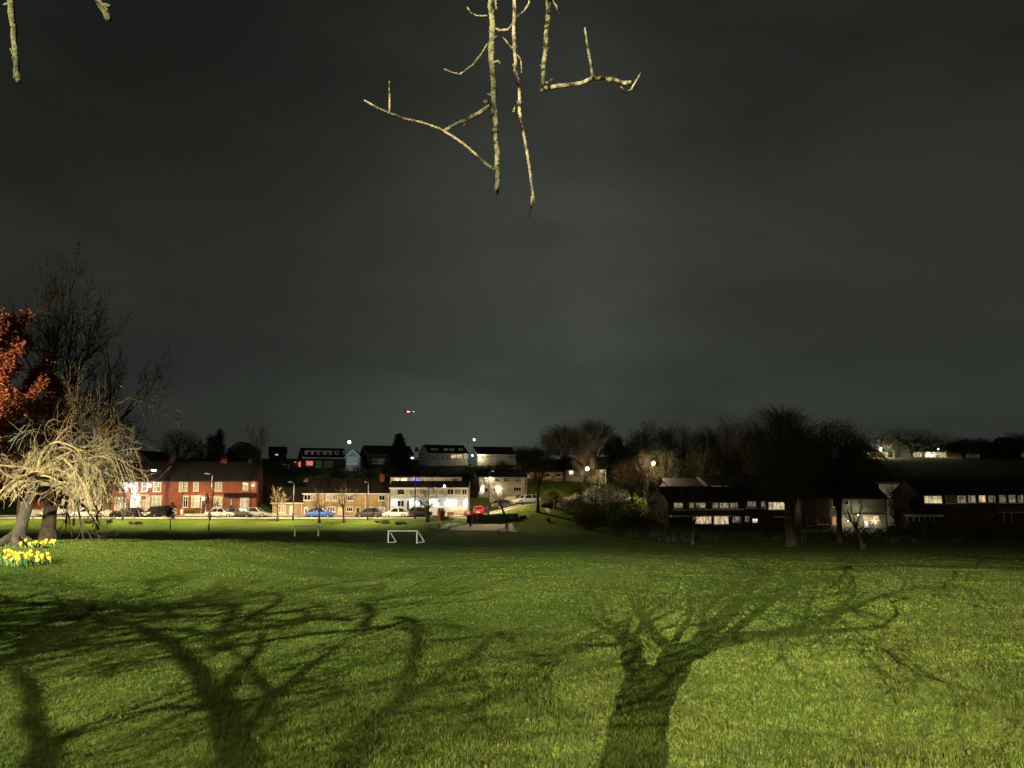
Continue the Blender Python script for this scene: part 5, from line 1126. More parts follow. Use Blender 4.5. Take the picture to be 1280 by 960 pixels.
    H([(647, 21), (655, 14), (661, 4), (664, -80)], (3.6, 3.4), D2, pale, 2.34); H([(643, 26), (636, 37), (626, 38), (620, 36)], (4, 4.5), D2, pale, 2.36); H([(643, 62), (637, 57), (629, 47)], (3.4, 2.6), D2, pale, 2.32); H([(643, 80), (641, 82)], (4, 3.4), D2, pale)
    H([(646, 68), (651, 74), (652, 84), (652, 94)], (3, 2.4), D2, pale, 2.32); H([(649, 128), (646, 127)], (3.4, 3), D2, pale); H([(642, 140), (643, 134), (649, 128)], (3, 2.4), D2, hang)
    # the dark broken twig on the right and its elbow
    H([(690, -200), (688, -60), (686, 0), (684, 30), (682, 60), (679, 90), (677, 115)], (9, 7), 2.5); H([(690, 0), (696, 8), (699, 18)], (4, 2.4), 2.5)
    H([(681, 111), (695, 108), (712, 106), (728, 104), (741, 98), (755, 98), (768, 100), (780, 104), (789, 103)], (7.5, 7), 2.5, pale, 2.4); H([(742, 98), (738, 78), (734, 55), (731, 35)], (5, 3.6), 2.44, pale); H([(776, 108), (780, 115), (789, 112), (794, 103), (801, 91)], (3, 2.4), 2.4, pale); H([(683, 104), (690, 99)], (5, 4), 2.5, pale)
    # two knobbly twigs at the top left corner
    H([(6, -220), (9, -60), (12, 0), (15, 25), (17, 45), (19, 70), (21, 90), (23, 103)], (11, 9), 2.2, corner); H([(14, 4), (4, 6)], (5, 3.5), 2.2, corner); H([(20, 84), (17, 98)], (5, 3), 2.2, corner)
    H([(88, -220), (112, -40), (123, 0), (131, 15), (137, 26)], (10, 11), 2.25, corner); H([(131, 6), (138, 8)], (8, 7), 2.25, corner)
    for (u, d), tg in (((611, D1), lim1[3]), ((643, D2), lim1[3]), ((690, 2.5), lim1[3]), ((6, 2.2), lim2[3]), ((88, 2.25), lim2[3])):
        q = at(u, {611: -210, 643: -220, 690: -200, 6: -220, 88: -220}[u], d); (corner if u < 100 else hang).tube([q, q.lerp(tg, .5) + Vector((0, 0, .08)), tg], [.014, .018, .024], 7)
    for u, d in ((664, 2.34), (615, 2.42)):
        q = at(u, -80 if u == 664 else -60, d); hang.tube([q, q + Vector((.02, 0, .25)), lim1[3]], [.005, .008, .012], 5)
    tr.build('trunk', M['bark'], t, smooth=True); tw.build('crown', M['twig'], t); hang.build('mossy_twigs', M['bark_hang'], t, smooth=True); corner.build('mossy_twigs', M['bark_hang'], t, smooth=True); pale.build('dead_twigs', M['bark_hang_pale'], t, smooth=True)
    # --- the second tree, left of the camera and behind it
    Y = -2.4; t = empty('park_tree', (0, 0, 0), 0, 'two trunked tree behind the camera that throws the broad shadows on the lawn', 'tree')
    tr, tw = MB(), MB(); B = lambda z, w, **k: shadow_limb(tr, z, w, 0, 640, LB, Y, r, slim=.55, **k)
    Q = []
    for z, w in (([(690, 860), (640, 720), (600, 600), (560, 480), (505, 405), (430, 330)], [110, 92, 80, 62, 48, 34]), ([(720, 880), (840, 720), (880, 620), (940, 520), (1040, 450), (1130, 390), (1225, 318)], [100, 92, 84, 74, 56, 40, 20]), ([(602, 600), (690, 460), (762, 400), (860, 330)], [54, 40, 30, 14]),
                 ([(945, 515), (1080, 490), (1200, 490), (1290, 465), (1410, 430), (1490, 412)], [44, 34, 28, 21, 14, 8]), ([(1010, 465), (1050, 340), (1020, 288)], [40, 30, 16]), ([(600, 860), (330, 780), (90, 690), (130, 590), (230, 530), (350, 500)], [60, 70, 84, 66, 40, 20]), ([(128, 600), (100, 480), (50, 390)], [50, 40, 22]),
                 ([(1410, 430), (1440, 405), (1425, 395)], [9, 8, 5]), ([(1290, 465), (1330, 450), (1390, 490), (1440, 520)], [14, 12, 9, 6]), ([(1150, 492), (1240, 540), (1210, 600)], [18, 14, 8]), ([(560, 480), (640, 360), (660, 300)], [40, 28, 14]), ([(430, 330), (330, 280), (230, 262)], [30, 22, 12]), ([(690, 460), (640, 400), (560, 330)], [30, 22, 12])): Q.append(B(z, w, jit=.6))
    b0 = Q[0][0][0]; base = Vector((b0.x, Y, gz(b0.x, Y))); tr.tube([base - Vector((0, 0, .3)), base + Vector((0, 0, .2)), base.lerp(b0, .6), b0 + Vector((0, 0, .05))], [.36, .25, .2, .15], 12)
    for P2, R2 in Q:
        for i in range(4, len(P2)):
            if r.random() < .34 and R2[i] < .12:
                twig_spray(tw, P2[i], Vector((r.gauss(0, 1), r.gauss(0, .7), abs(r.gauss(.2, .6)))).normalized(), r.uniform(.4, .85), max(.018, R2[i] * .4), 2, r)
    # crown whose dappled shade lies across the lawn between the lit strips
    for k in range(48):
        u, v = r.uniform(-60, 520) if k % 3 else r.uniform(-60, 330), r.gauss(776, 15); v = min(max(v, 756), 840); g = pxg(u, v); kk = (Y + r.uniform(-.7, .9) - LB.y) / (g.y - LB.y); q = LB + (g - LB) * kk
        twig_spray(tw, q, Vector((r.gauss(0, 1), r.gauss(0, .5), r.gauss(0, .25))).normalized(), r.uniform(.5, .95), .024, 2, r)
    tr.build('trunk', M['bark'], t, smooth=True); tw.build('crown', M['twig'], t)
near_trees()
# ------------------------------------------------------------------ vehicles
CARS = dict(  # length, width, height, bonnet start/end, windscreen base, roof front, roof back, tail glass base  (x from the front)
    hatch=dict(L=3.95, W=1.72, H=1.47, ws=.95, rf=1.70, rb=3.05, tg=3.80, belt=.92, hood=.80, tail=.92),
    estate=dict(L=4.65, W=1.80, H=1.50, ws=1.25, rf=2.00, rb=4.00, tg=4.55, belt=.93, hood=.80, tail=.93),
    saloon=dict(L=4.55, W=1.78, H=1.43, ws=1.25, rf=2.00, rb=3.15, tg=3.85, belt=.92, hood=.82, tail=.93),
    suv=dict(L=4.5, W=1.88, H=1.72, ws=1.15, rf=1.75, rb=3.95, tg=4.42, belt=1.05, hood=.98, tail=1.05))
def car(kind, paintm, loc, rz, label, lights=False, group='parked cars'):
    c = CARS[kind]; L, W, H = c['L'], c['W'], c['H']; hw = W / 2; belt = c['belt']
    t = empty('parked_car', loc, rz, label, 'car', group)
    def sec(x, w, zb, zt, rnd=.10):
        w2 = w - rnd * .35
        return [(x, -w2 + .05, zb), (x, -w, zb + .14), (x, -w, (zb + zt) * .5 + .05), (x, -w + .03, zt - rnd), (x, -w2 + rnd * .8, zt), (x, w2 - rnd * .8, zt), (x, w - .03, zt - rnd), (x, w, (zb + zt) * .5 + .05), (x, w, zb + .14), (x, w2 - .05, zb)]
    b = MB(); hd = c['hood']
    b.loft([sec(.0, hw * .80, .34, .60), sec(.07, hw * .90, .24, hd - .13), sec(.35, hw * .97, .20, hd - .03), sec(c['ws'], hw, .20, belt), sec(c['rf'], hw, .20, belt + .01), sec(c['rb'], hw, .20, belt + .02), sec(c['tg'], hw * .98, .22, c['tail']), sec(L - .06, hw * .93, .28, c['tail'] - .08), sec(L, hw * .84, .38, c['tail'] - .22)])
    body = b.build('body', M[paintm], t, smooth=False)
    def cab(x, w, z): return (x, w, z)
    # cabin: glass shell with a painted roof
    gw, rw = hw * .93, hw * .72; g = MB()
    ws, rf, rb, tg = c['ws'] - .03, c['rf'], c['rb'], c['tg'] - .02
    g.add([(ws, -gw, belt - .02), (ws, gw, belt - .02), (tg, gw, belt - .02), (tg, -gw, belt - .02), (rf, -rw, H - .05), (rf, rw, H - .05), (rb, rw, H - .05), (rb, -rw, H - .05)], [(0, 1, 5, 4), (1, 2, 6, 5), (2, 3, 7, 6), (3, 0, 4, 7), (4, 5, 6, 7), (0, 3, 2, 1)])
    g.build('windows', M['car_glass'], t)
    rr = MB(); rr.loft([[(rf - .12, -rw - .02, H - .12), (rf - .12, rw + .02, H - .12), (rf - .08, rw - .06, H - .05), (rf - .08, -rw + .06, H - .05)], [(rf + .15, -rw - .04, H - .06), (rf + .15, rw + .04, H - .06), (rf + .15, rw - .1, H), (rf + .15, -rw + .1, H)],
                        [(rb - .15, -rw - .04, H - .06), (rb - .15, rw + .04, H - .06), (rb - .15, rw - .1, H), (rb - .15, -rw + .1, H)], [(rb + .12, -rw - .02, H - .13), (rb + .12, rw + .02, H - .13), (rb + .1, rw - .06, H - .06), (rb + .1, -rw + .06, H - .06)]])
    for s in (-1, 1):
        for p, q in (((ws, gw, belt - .02), (rf, rw, H - .06)), ((tg, gw, belt - .02), (rb, rw, H - .06)), (((ws + tg) / 2 + .1, gw, belt - .02), ((rf + rb) / 2, rw, H - .06))):
            rr.tube([(p[0], s * p[1] * 1.0, p[2]), (q[0], s * q[1], q[2])], .05, 5)
    rr.build('roof', M[paintm], t)
    for x in (L * .185, L * .80):
        for s in (-1, 1):
            y = s * (hw - .10); w_ = MB(); n = 18
            prof = [(.20, -.11), (.30, -.11), (.325, -.07), (.325, .07), (.30, .11), (.20, .11)]
            rings = [[(x + p[0] * math.cos(a), y + p[1], .325 + p[0] * math.sin(a)) for p in prof] for a in [2 * math.pi * k / n for k in range(n + 1)]]
            w_.loft(rings, cap=False); wh = w_.build('wheel', M['tyre'], t, smooth=True)
            m = MB()
            for k in range(5):
                a = 2 * math.pi * k / 5; m.tube([(x, y + s * .075, .325), (x + .2 * math.cos(a), y + s * .095, .325 + .2 * math.sin(a))], .03, 5)
            m.prism([(x + .205 * math.cos(2*math.pi*k/18), .325 + .205 * math.sin(2*math.pi*k/18)) for k in range(18)], 'y', y + s * .02, y + s * .06); m.build('rim', M['alloy'], wh)
    for s in (-1, 1):
        MB().loft([[(.03, s * hw * .52, hd - .28), (.03, s * hw * .80, hd - .28), (.03, s * hw * .80, hd - .15), (.03, s * hw * .52, hd - .15)], [(.0, s * hw * .55, hd - .26), (.10, s * hw * .90, hd - .25), (.16, s * hw * .90, hd - .14), (.02, s * hw * .55, hd - .16)]]).build('headlight', M['lamp_clear'], t)
        MB().box(L - .07, L + .012, s * hw * .58, s * hw * .86, c['tail'] - .32, c['tail'] - .14).build('tail_light', M['lamp_red'], t)
        MB().box(c['ws'] + .18, c['ws'] + .34, s * (gw + .02), s * (gw + .17), belt, belt + .13).build('wing_mirror', M[paintm], t)
    MB().box(-.02, .03, -.26, .26, .40, .51).build('number_plate', M['plate'], t); MB().box(L - .02, L + .025, -.26, .26, .50, .61).build('number_plate', M['plate'], t)
    return t
def park(kind, p, u, v, d, rz, label, on=None):
    q = at(u, v, d); z = on if on is not None else gz(q.x, d) + .055
    c = CARS[kind]; L = c['L']; rz = R(rz); o = Vector((math.cos(rz), math.sin(rz), 0)) * (L / 2)
    car(kind, p, Vector((q.x, d, z)) - o, rz, label)
# x runs from the front bumper to the back: a turn of 0 has the bonnet on the left
park('suv', 'car_white', 64, 648, 124.5, 62, 'white off roader standing on the drive of the low brick house')
park('saloon', 'car_white', 109, 648, 118.2, 0, 'white saloon car at the kerb before the cream rendered house')
park('estate', 'car_black', 158, 648, 118.2, 0, 'black estate car with a shining roof before the double fronted house')
park('suv', 'car_black', 196, 647, 119.2, 68, 'black off roader facing the field by the gate posts')
park('saloon', 'car_silver', 276, 648, 118.2, 180, 'silver saloon car with a bright curved roof line by the dark reddish sapling')
park('hatch', 'car_grey', 300, 648, 118.4, 180, 'dark grey hatchback almost hidden before the end brick house')
park('estate', 'car_lightgrey', 318, 648, 119.0, 180, 'light grey estate car at the end of the brick terrace')
park('hatch', 'car_blue', 401, 647, 118.4, 180, 'bright blue hatchback behind the bare tree at the buff terrace')
park('hatch', 'car_grey', 461, 647, 118.4, 0, 'dark hatchback parked at the right end of the buff terrace')
park('hatch', 'car_white', 495, 648, 118.0, 0, 'white hatchback parked below the corner of the white building')
park('hatch', 'car_black', 525, 645, 122.0, 180, 'black hatchback half hidden behind the lamp mast at the white building')
park('hatch', 'car_red', 599, 640, 123.6, 267, 'red hatchback by the steps of the white building')
park('hatch', 'car_grey', 630, 634, 127.0, 205, 'dark hatchback on the bend below the cream retaining wall')
park('estate', 'car_silver', 658, 632, 127.6, 28, 'silver estate car climbing the slope beside the grass bank')

# ------------------------------------------------------------------ goals
def goal(u0, u1, vt, vb, d, label, back, rad, twist=0):
    a, b = at(u0, vb, d), at(u1, vb, d); z = gz(a.x, d); W = b.x - a.x; H = at(u0, vt, d).z - z
    t = empty('goal', (a.x, d, z), R(twist), label, 'football goal', 'goals on the field')
    for x in (0, W): MB().tube([(x, 0, -.05), (x, 0, H)], rad, 8).build('post', M['goal_white'], t)
    MB().tube([(-rad, 0, H), (W + rad, 0, H)], rad, 8).build('crossbar', M['goal_white'], t)
    for x in (0, W):
        MB().tube([(x, .02, H), (x + back[0] * .35, back[1] * .45, H * .72), (x + back[0], back[1], .03)], rad * .7, 6).build('stay', M['goal_white'], t)
        MB().tube([(x, .02, .03), (x + back[0], back[1], .03)], rad * .7, 6).build('ground_bar', M['goal_white'], t)
    return t
goal(485.2, 521, 663.6, 679, 76, 'nearer white goal frame standing alone in the dark middle of the field', (.62, 1.0), .055)
goal(368.5, 398, 657.5, 669, 95, 'farther small goal frame left of the nearer goal', (-.35, 1.0), .07)

# ------------------------------------------------------------------ boundary posts, fence, furniture
def post(u, vb, vt, w, d, label, m='render_cream'):
    p = at(u, vb, d); p.z = gz(p.x, d); h = at(u, vt, d).z - p.z; t = empty('gate_post', p, 0, label, 'gate post', 'gate posts along the far road')
    a = w * d / F / 2; MB().box(-a, a, -a, a, -.3, h).build('shaft', M[m], t); MB().add([(-a*1.2, -a*1.2, h+.003), (a*1.2, -a*1.2, h+.003), (a*1.2, a*1.2, h+.003), (-a*1.2, a*1.2, h+.003), (0, 0, h + .16)], [(0,3,2,1), (0,1,4), (1,2,4), (2,3,4), (3,0,4)]).build('cap', M['stone'], t)
for u, vt, w, lab in ((43.5, 637, 6.5, 'wide cream gate post beside the white off roader'), (87, 638, 4, 'cream gate post at the bonnet of the white saloon'), (134.5, 638, 6, 'cream gate post between the white saloon and the black estate'), (218, 636.5, 4, 'left cream gate post of the pair right of the black off roader'), (227.3, 636.8, 3.4, 'right cream gate post of the pair beside the green hedge'), (309.5, 641, 3.4, 'small white gate post before the end brick house'), (320, 640, 3, 'white gate post between the grey cars'), (333, 641, 3.2, 'cream gate post past the end of the brick terrace')): post(u, 648, vt, w, 123.4, lab)
def low_wall(name, label, u0, u1, vt, d, m, cope='stone'):
    a, b = at(u0, vt, d), at(u1, vt, d); z = min(gz(a.x, d), gz(b.x, d)); t = empty(name, (a.x, d, z), 0, label, 'wall'); h = a.z - z
    MB().box(0, b.x - a.x, 0, .22, -.4, h).build('masonry', M[m], t); MB().box(-.03, b.x - a.x + .03, -.04, .26, h + .003, h + .06).build('coping', M[cope], t)
low_wall('low_wall', 'low cream front wall below the green hedge of the middle brick house', 231, 264, 642.5, 123.0, 'render_cream')
low_wall('low_wall', 'low stone front wall of the low buff cottage', 336, 360, 642, 123.6, 'stone'); low_wall('low_wall', 'low brick wall with pale coping before the end brick house', 287, 306, 643.5, 123.6, 'brick_red')
low_wall('low_wall', 'low brick wall of the white building left of its steps', 559, 567.5, 640, 123.5, 'brick_red')
# hillside garden fences at the back: green sloping fence left of the leaning tree
garden_wall('garden_fence', 'green garden fence on the slope between the white building and the cream house', 586, 622, 612, 629, 133.5, 'leaf_green', .1, 'fence')
# black boarded fence behind the play area
def board_fence(u0, u1, vt0, vt1, d0, d1, m, label, red=None):
    a, b = at(u0, vt0, d0), at(u1, vt1, d1); za, zb = gz(a.x, d0), gz(b.x, d1); t = empty('board_fence', (a.x, d0, za), math.atan2(d1 - d0, b.x - a.x), label, 'fence'); L = math.hypot(b.x - a.x, d1 - d0); n = int(L / .15); mb = MB(); h0, h1 = a.z - za, b.z - zb
    for k in range(n):
        f = (k + .5) / n; z0 = (zb - za) * f; h = h0 + (h1 - h0) * f; x = L * f; mb.box(x - .07, x + .07, 0, .025, z0 - .1, z0 + h + (.02 if k % 2 else 0))
    mb.build('boards', M[m], t); pm = MB()
    for k in range(4):
        f = k / 3; pm.box(L * f - .05, L * f + .05, .03, .13, (zb - za) * f - .4, (zb - za) * f + h0 + (h1 - h0) * f - .05)
    pm.build('posts', M['wood'], t); MB().box(0, L, .027, .06, h0 * .7, h0 * .7 + .08).build('rail', M['wood'], t); return t
board_fence(598.5, 648, 643.3, 641.8, 109.5, 110.0, 'fence_black', 'long black board fence behind the paved play area')
board_fence(589.5, 598.3, 643.5, 643.3, 109.4, 109.5, 'fence_red', 'short red board fence panel at the left end of the black fence')
board_fence(584, 589.2, 643.6, 643.5, 109.3, 109.4, 'fence_black', 'narrow black fence panel left of the red panel')
board_fence(649.5, 657.5, 644.5, 644, 109.9, 110.2, 'wood', 'pale weathered fence panel at the right end of the black fence')
def gauge(u, vb, d): p = at(u, vb, d); p.z = gz(p.x, d); return p
# dark timber post at the fence corner
p = gauge(588, 657, 106.5); t = empty('timber_post', p, 0, 'stout dark timber post in front of the red fence panel', 'post'); MB().box(-.14, .14, -.14, .14, -.3, 1.35).build('shaft', M['timber_dark'], t); MB().box(-.17, .17, -.17, .17, 1.353, 1.43).build('cap', M['timber_dark'], t)
# terracotta planter
p = gauge(551.5, 648, 113); t = empty('planter', p, 0, 'large tapered terracotta planter before the steps of the white building', 'planter'); MB().lathe([(.30, -.1), (.34, .0), (.62, 1.15), (.68, 1.17), (.68, 1.32), (.58, 1.32), (.56, 1.1)], sides=18).build('pot', M['terracotta'], t, smooth=False)
rng = np.random.default_rng(9); quads_mesh('plant', leaf_quads([(math.cos(a) * .35, math.sin(a) * .35, 1.45) for a in np.linspace(0, 6, 10)], 22, .16, .2, rng), M['leaf_brown'], t)
# picnic bench with white litter, rocking toy
p = gauge(543, 658, 105); t = empty('picnic_bench', p, .2, 'pale picnic bench at the left end of the paved play area', 'bench')
MB().box(-.9, .9, -.35, .35, .70, .75).build('table_top', M['goal_white'], t)
for s in (-1, 1):
    MB().box(-.9, .9, s * .62 - .13, s * .62 + .13, .42, .46).build('seat', M['wood'], t)
    MB().tube([(s * .6, -.7, -.05), (s * .6, -.2, .69)], .045, 6).tube([(s * .6, .7, -.05), (s * .6, .2, .69)], .045, 6).box(s * .6 - .03, s * .6 + .03, -.72, .72, .36, .415).build('leg', M['wood'], t)
p = gauge(562.3, 659.3, 104.2); t = empty('spring_rocker', p, .6, 'small spring rocker with a pale round seat on the play area', 'playground toy')
MB().tube([(.12 * math.cos(k * .8), .12 * math.sin(k * .8), .03 + k * .011) for k in range(34)], .02, 6).build('spring', M['metal_grey'], t); MB().lathe([(.05, .40), (.30, .42), (.33, .5), (.25, .56), (.02, .58)], sides=14).build('seat', M['goal_white'], t); MB().tube([(.2, -.2, .8), (.22, 0, .82), (.2, .2, .8)], .02, 6).tube([(.22, 0, .55), (.22, 0, .82)], .025, 6).build('handle', M['fence_red'], t)
# sandwich boards / notices by the white hatchback
for k, (u, c, lab) in enumerate(((508, 'car_white', 'white notice board leaning by the white hatchback'), (511.5, 'car_red', 'red and white notice board beside the white one'), (515, 'car_blue', 'blue notice board beside the lamp mast'))):
    p = gauge(u, 646, 118.0 + 3.6); t = empty('notice_board', p, 0, lab, 'notice board'); MB().prism([(-.25, 0), (-.20, 0), (.03, 1.0), (-.02, 1.0)], 'x', -.24, .24).prism([(.20, 0), (.25, 0), (.06, .98), (.035, .98)], 'x', -.24, .24).build('frame', M['timber_dark'], t)
    MB().add([(-.2, -.245, .12), (.2, -.245, .12), (.2, -.062, .9), (-.2, -.062, .9)], [(0, 1, 2, 3)]).build('panel', M[c], t); MB().add([(-.16, -.205, .34), (.16, -.205, .34), (.16, -.155, .55), (-.16, -.155, .55)], [(0, 1, 2, 3)]).build('stripe', M['render_white'], t)
p = gauge(609.5, 637, 123.6); t = empty('wheelie_bin', p, 0, 'dark wheeled bin on the bend between the red car and the leaning tree', 'bin'); MB().loft([[(-.24, -.28, .06), (.24, -.28, .06), (.24, .28, .06), (-.24, .28, .06)], [(-.29, -.34, 1.0), (.29, -.34, 1.0), (.29, .34, 1.0), (-.29, .34, 1.0)]]).build('body', M['plastic_dark'], t); MB().box(-.31, .31, -.38, .36, 1.003, 1.07).build('lid', M['car_blue'], t)
# small utility cabinet and marker by the bushes
p = gauge(692.5, 640, 114.5); t = empty('bollard', p, 0, 'slim pale marker post beside the round clipped bush', 'bollard'); MB().lathe([(.09, -.2), (.09, 1.5), (.06, 1.56)], sides=10).build('shaft', M['wood'], t); MB().lathe([(.094, 1.25), (.094, 1.4)], sides=10).build('band', M['plate'], t)
p = gauge(685.6, 652, 108.5); t = empty('tree_stump', p, 0, 'low dark stump in the shadow of the tall upswept tree', 'stump'); MB().lathe([(.34, -.2), (.26, .1), (.24, .48), (.20, .5)], sides=11).build('stump', M['bark'], t); MB().lathe([(.19, .503), (.17, .51)], sides=11).build('cut_top', M['wood'], t)
patch('footpath', [at(684, 645, 112.5), at(689, 645, 112.5), at(683, 637, 118), at(677, 637, 118)], M['paving'], .06, 6, 6)
# tall floodlight mast in front of the white building
p = gauge(518.5, 646, 116.0); H_ = at(518.5, 574, 116).z - p.z; t = empty('floodlight_mast', p, 0, 'tall lamp mast with a bright white floodlight in front of the white building', 'lamp mast')
MB().lathe([(.13, -.4), (.13, 1.1), (.085, 1.2), (.06, H_)], sides=10).build('pole', M['metal_dark'], t, smooth=True); MB().tube([(-.55, -.1, H_), (.75, .1, H_ + .02)], .05, 8).build('crossarm', M['metal_grey'], t)
for x, on in ((-.5, 1), (.35, 0), (.75, 0)):
    hd_ = MB().loft([[(x-.17, -.28, H_+.06), (x+.17, -.28, H_+.06), (x+.17, -.24, H_+.3), (x-.17, -.24, H_+.3)], [(x-.11, .1, H_+.1), (x+.11, .1, H_+.1), (x+.11, .1, H_+.26), (x-.11, .1, H_+.26)]]).build('lamp_head', M['metal_grey'], t)
    MB().box(x - .15, x + .15, -.30, -.283, H_ + .08, H_ + .28).build('lens', M['lens_white' if on else 'glass'], hd_)
bpy.context.view_layer.update(); lamp_light('lamp_light', 'SPOT', (p.x - .5, 116 - .36, p.z + H_ + .15), 260, COOL, t, .05, (p.x - 2, 104, -5), 120, 1)
# slender poles
for u, vt, vb, d, lab in ((1200.5, 588, 606, 140, 'thin pole standing among the dark roofs on the right'), (314.5 + 11, 536, 600, 150, 'tall thin telegraph pole beside the bare tree on the left hill')):
    p = at(u, vb, d); p.z = gz(p.x, d); h_ = at(u, vt, d).z - p.z; t = empty('telegraph_pole', p, 0, lab, 'pole'); MB().lathe([(.13, -.3), (.10, h_)], sides=8).build('pole', M['wood'], t); MB().box(-.5, .5, -.05, .05, h_ - .45, h_ - .35).build('crossarm', M['wood'], t)
# aircraft low over the horizon
p = at(511, 514.3, 2400); t = empty('aircraft', p, R(8), 'distant aircraft with a glowing orange red light low in the night sky', 'aircraft')
MB().loft([[(-15, -.2, .2), (-15, .2, .2), (-15, .2, .6), (-15, -.2, .6)], [(-9, -1.4, -1.2), (-9, 1.4, -1.2), (-9, 1.4, 1.4), (-9, -1.4, 1.4)], [(12, -1.6, -1.4), (12, 1.6, -1.4), (12, 1.6, 1.4), (12, -1.6, 1.4)], [(18, -.5, -.5), (18, .5, -.5), (18, .5, .4), (18, -.5, .4)]]).build('fuselage', M['metal_grey'], t)
MB().prism([(-2, -17), (1, -17), (6, -1), (6, 1), (1, 17), (-2, 17), (-1, 1), (-1, -1)], 'z', -.5, -.1).build('wing', M['metal_grey'], t); MB().prism([(-15, .6), (-11, .6), (-14, 5.5), (-16, 5.5)], 'y', -.15, .15).build('tail_fin', M['metal_grey'], t)
MB().lathe([(2.2 * math.sin(math.pi*k/8) + .01, -1.9 * math.cos(math.pi*k/8)) for k in range(9)], (-3, -3.0, -1), 12).lathe([(2.0 * math.sin(math.pi*k/8) + .01, -1.5 * math.cos(math.pi*k/8)) for k in range(9)], (1.8, -3.0, -.7), 12).build('beacon', M['lens_red'], t)
MB().lathe([(.7 * math.sin(math.pi*k/8) + .01, -.7 * math.cos(math.pi*k/8)) for k in range(9)], (15, -3, -.4), 10).build('nose_light', M['lens_warm'], t)

# ------------------------------------------------------------------ daffodils round the weeping tree
def flower_mesh(r):
    m = MB(); m.tube([(0, 0, -.2), (0, 0, -.05), (0, -.03, 0)], [.006, .005, .008], 4)
    for k in range(6):
        a = k * 1.047; c, s = math.cos(a), math.sin(a); m.add([(0, -.035, 0), (c*.035 - s*.022, -.05, s*.035 + c*.022), (c*.078, -.045, s*.078), (c*.035 + s*.022, -.05, s*.035 - c*.022)], [(0, 1, 2, 3)])
    m.m = 1; n = 8
    m.loft([[(rr * math.cos(2*math.pi*k/n), y, rr * math.sin(2*math.pi*k/n)) for k in range(n)] for rr, y in ((.014, -.04), (.020, -.075), (.032, -.095))], cap=False)
    return m
def daffodils(u, v, wpx, dpx, nf, nl, seed, label):
    r = random.Random(seed); c = pxg(u, v); t = empty('daffodil_clump', c, 0, label, 'daffodils'); t.scale = (.85, .85, .7); d = c.y; W = wpx / 2 * d / F; Dy = dpx
    rng = np.random.default_rng(seed); V = []
    for k in range(nl):
        x, y = r.uniform(-W, W), r.uniform(-Dy, Dy); z = gz(c.x + x, d + y) - c.z; h = r.uniform(.10, .25); a = r.uniform(0, 6.28); l = r.uniform(.02, .14); w = .011
        dx, dy = math.cos(a), math.sin(a); px_, py_ = -dy * w, dx * w; m1 = (x + dx*l*.3, y + dy*l*.3, z + h*.6); tp = (x + dx*l, y + dy*l, z + h)
        V += [(x - px_, y - py_, z - .03), (x + px_, y + py_, z - .03), (m1[0] + px_, m1[1] + py_, m1[2]), (m1[0] - px_, m1[1] - py_, m1[2]), (m1[0] - px_, m1[1] - py_, m1[2]), (m1[0] + px_, m1[1] + py_, m1[2]), (tp[0] + px_*.2, tp[1] + py_*.2, tp[2]), (tp[0] - px_*.2, tp[1] - py_*.2, tp[2])]
    quads_mesh('leaves', np.array(V), M['daff_leaf'], t)
    proto = None
    for k in range(nf):
        x, y = r.uniform(-W, W), r.uniform(-Dy, Dy); z = gz(c.x + x, d + y) - c.z + r.uniform(.15, .30)
        if proto is None: o = flower_mesh(r).build('flower', [M['daff_petal'], M['daff_trumpet']], t); proto = o
        else: o = proto.copy(); COL.objects.link(o); o.parent = t
        o.location = (x, y, z); o.rotation_euler = (r.uniform(-.5, .25), r.uniform(-.4, .4), r.uniform(-1.3, 1.3)); o.scale = (.85, .85, .85)
daffodils(22, 703, 56, .9, 34, 460, 1, 'large clump of yellow daffodils in front of the weeping tree')
daffodils(43, 684, 36, 1.0, 20, 130, 2, 'scattered yellow daffodils just right behind the weeping tree trunk')
daffodils(-3, 668, 14, 1.0, 16, 80, 3, 'yellow daffodils at the very left edge behind the trunk')

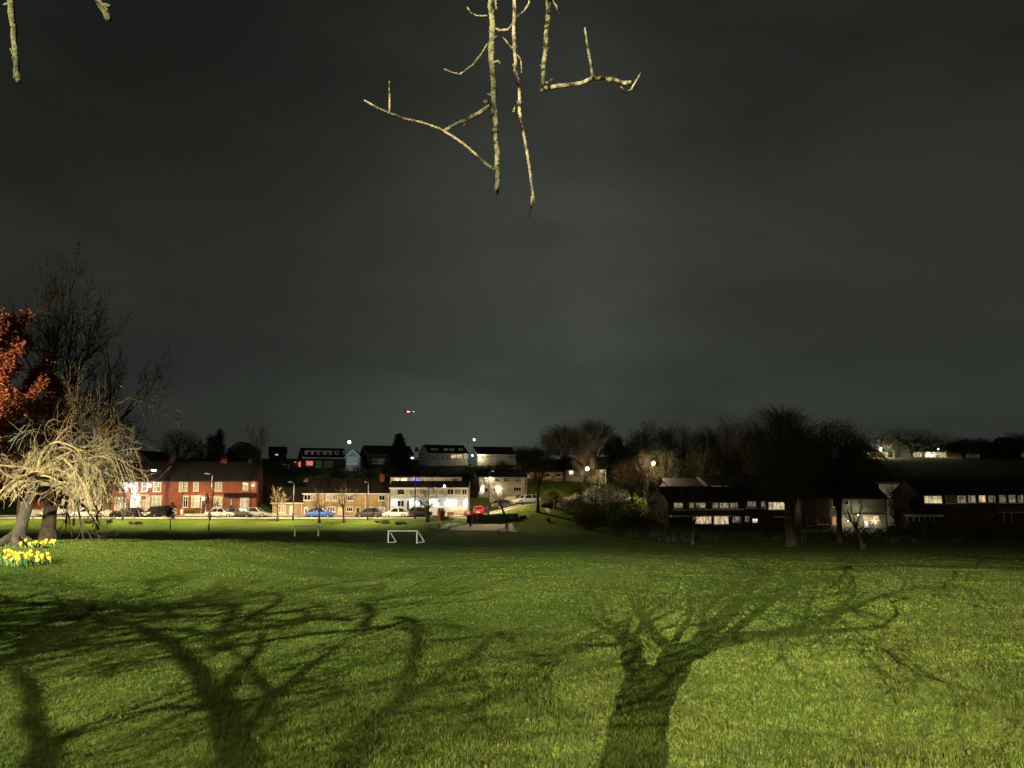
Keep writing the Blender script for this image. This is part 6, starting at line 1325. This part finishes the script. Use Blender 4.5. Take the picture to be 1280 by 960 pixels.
# ------------------------------------------------------------------ grass blades on the near lawn
def grass():
    rng = np.random.default_rng(12); N = 640000
    # even over the picture near the camera, thinning with distance
    y = 1.0 / rng.uniform(1/85.0, 1/3.4, N); x = rng.uniform(-.74, .74, N) * y
    y = np.concatenate([y, rng.uniform(1.0, 3.6, 14000)]); x = np.concatenate([x, rng.uniform(-3.4, 3.4, 14000)]); N = len(y)
    # tufts: pull blades towards clump centres
    hs = lambda a, b, s: np.modf(np.abs(np.sin(a * 12.9898 + b * 78.233 + s) * 43758.5453))[0]
    pick = rng.random(N); h1 = np.zeros(N); h3 = np.zeros(N)
    for lo, hi, cell, ang in ((0, .35, .09, .3), (.35, .7, .21, 1.1), (.7, .85, .37, 2.0)):
        m = (pick >= lo) & (pick < hi); ca, sa = math.cos(ang), math.sin(ang); X = x[m] * ca + y[m] * sa; Y = -x[m] * sa + y[m] * ca
        jx, jy = np.floor(X / cell), np.floor(Y / cell); a1, a2, a3 = hs(jx, jy, 1), hs(jx, jy, 2), hs(jx, jy, 3); k = .6 * (a3 > .3)
        X = X * (1 - k) + (jx + a1) * cell * k; Y = Y * (1 - k) + (jy + a2) * cell * k; x[m] = X * ca - Y * sa; y[m] = X * sa + Y * ca; h1[m] = a1; h3[m] = a3
    m = pick >= .85; h1[m] = rng.random(m.sum()); h3[m] = rng.random(m.sum()) * .6
    # ground height from a fine lookup
    gx = np.linspace(-66, 66, 265); gy = np.linspace(.5, 86.5, 173); G = np.array([[gz(a, b) for a in gx] for b in gy])
    fx = np.clip((x - gx[0]) / (gx[1] - gx[0]), 0, 263.999); fy = np.clip((y - gy[0]) / (gy[1] - gy[0]), 0, 171.999); ix, iy = fx.astype(int), fy.astype(int); fx -= ix; fy -= iy
    z = G[iy, ix]*(1-fx)*(1-fy) + G[iy, ix+1]*fx*(1-fy) + G[iy+1, ix]*(1-fx)*fy + G[iy+1, ix+1]*fx*fy
    patchy = .5 + .5 * np.sin(x * 1.3 + np.sin(y * .9) * 1.4) * np.sin(y * 1.1 + np.sin(x * .7) * 1.7)
    ln = rng.uniform(.016, .036, N) * (.6 + .6 * h3 + .35 * patchy) * (1 + .2 * (rng.random(N) < .06)); w = rng.uniform(.0018, .0036, N) * np.clip(y / 7, .9, 9)
    az = rng.uniform(0, 6.283, N) * .75 + (h1 - .5) * 4; tl = rng.uniform(.15, 1.05, N)
    dx, dy = np.cos(az), np.sin(az); c, s = np.cos(tl), np.sin(tl)
    px, py = -dy * w, dx * w; b = np.stack([x, y, z - .008], 1); m_ = b + np.stack([dx * s * ln * .45, dy * s * ln * .45, c * ln * .6], 1); tp = b + np.stack([dx * s * ln * 1.15, dy * s * ln * 1.15, c * ln * .92 + .008], 1)
    P = np.stack([px, py, np.zeros(N)], 1)
    V = np.stack([b - P, b + P, m_ + P * .8, tp, m_ - P * .8], 1).reshape(-1, 3)
    o = quads_mesh('lawn_grass', V, M['grass'], None, 5); tag(o, 'short tufted grass covering the near lawn', 'grass', kind='stuff')
grass()
def litter():
    """a few fallen leaves and daisies on the lawn"""
    rng = np.random.default_rng(5); n = 420; y = 1 / rng.uniform(1/30, 1/3.6, n); x = rng.uniform(-.72, .72, n) * y; C = [(a, b, gz(a, b) + .03) for a, b in zip(x, y)]
    o = quads_mesh('leaf_litter', leaf_quads(C, 1, .004, .034, rng), M['leaf_brown'], None); tag(o, 'scattered brown fallen leaves on the near lawn', 'leaf litter', kind='stuff')
litter()
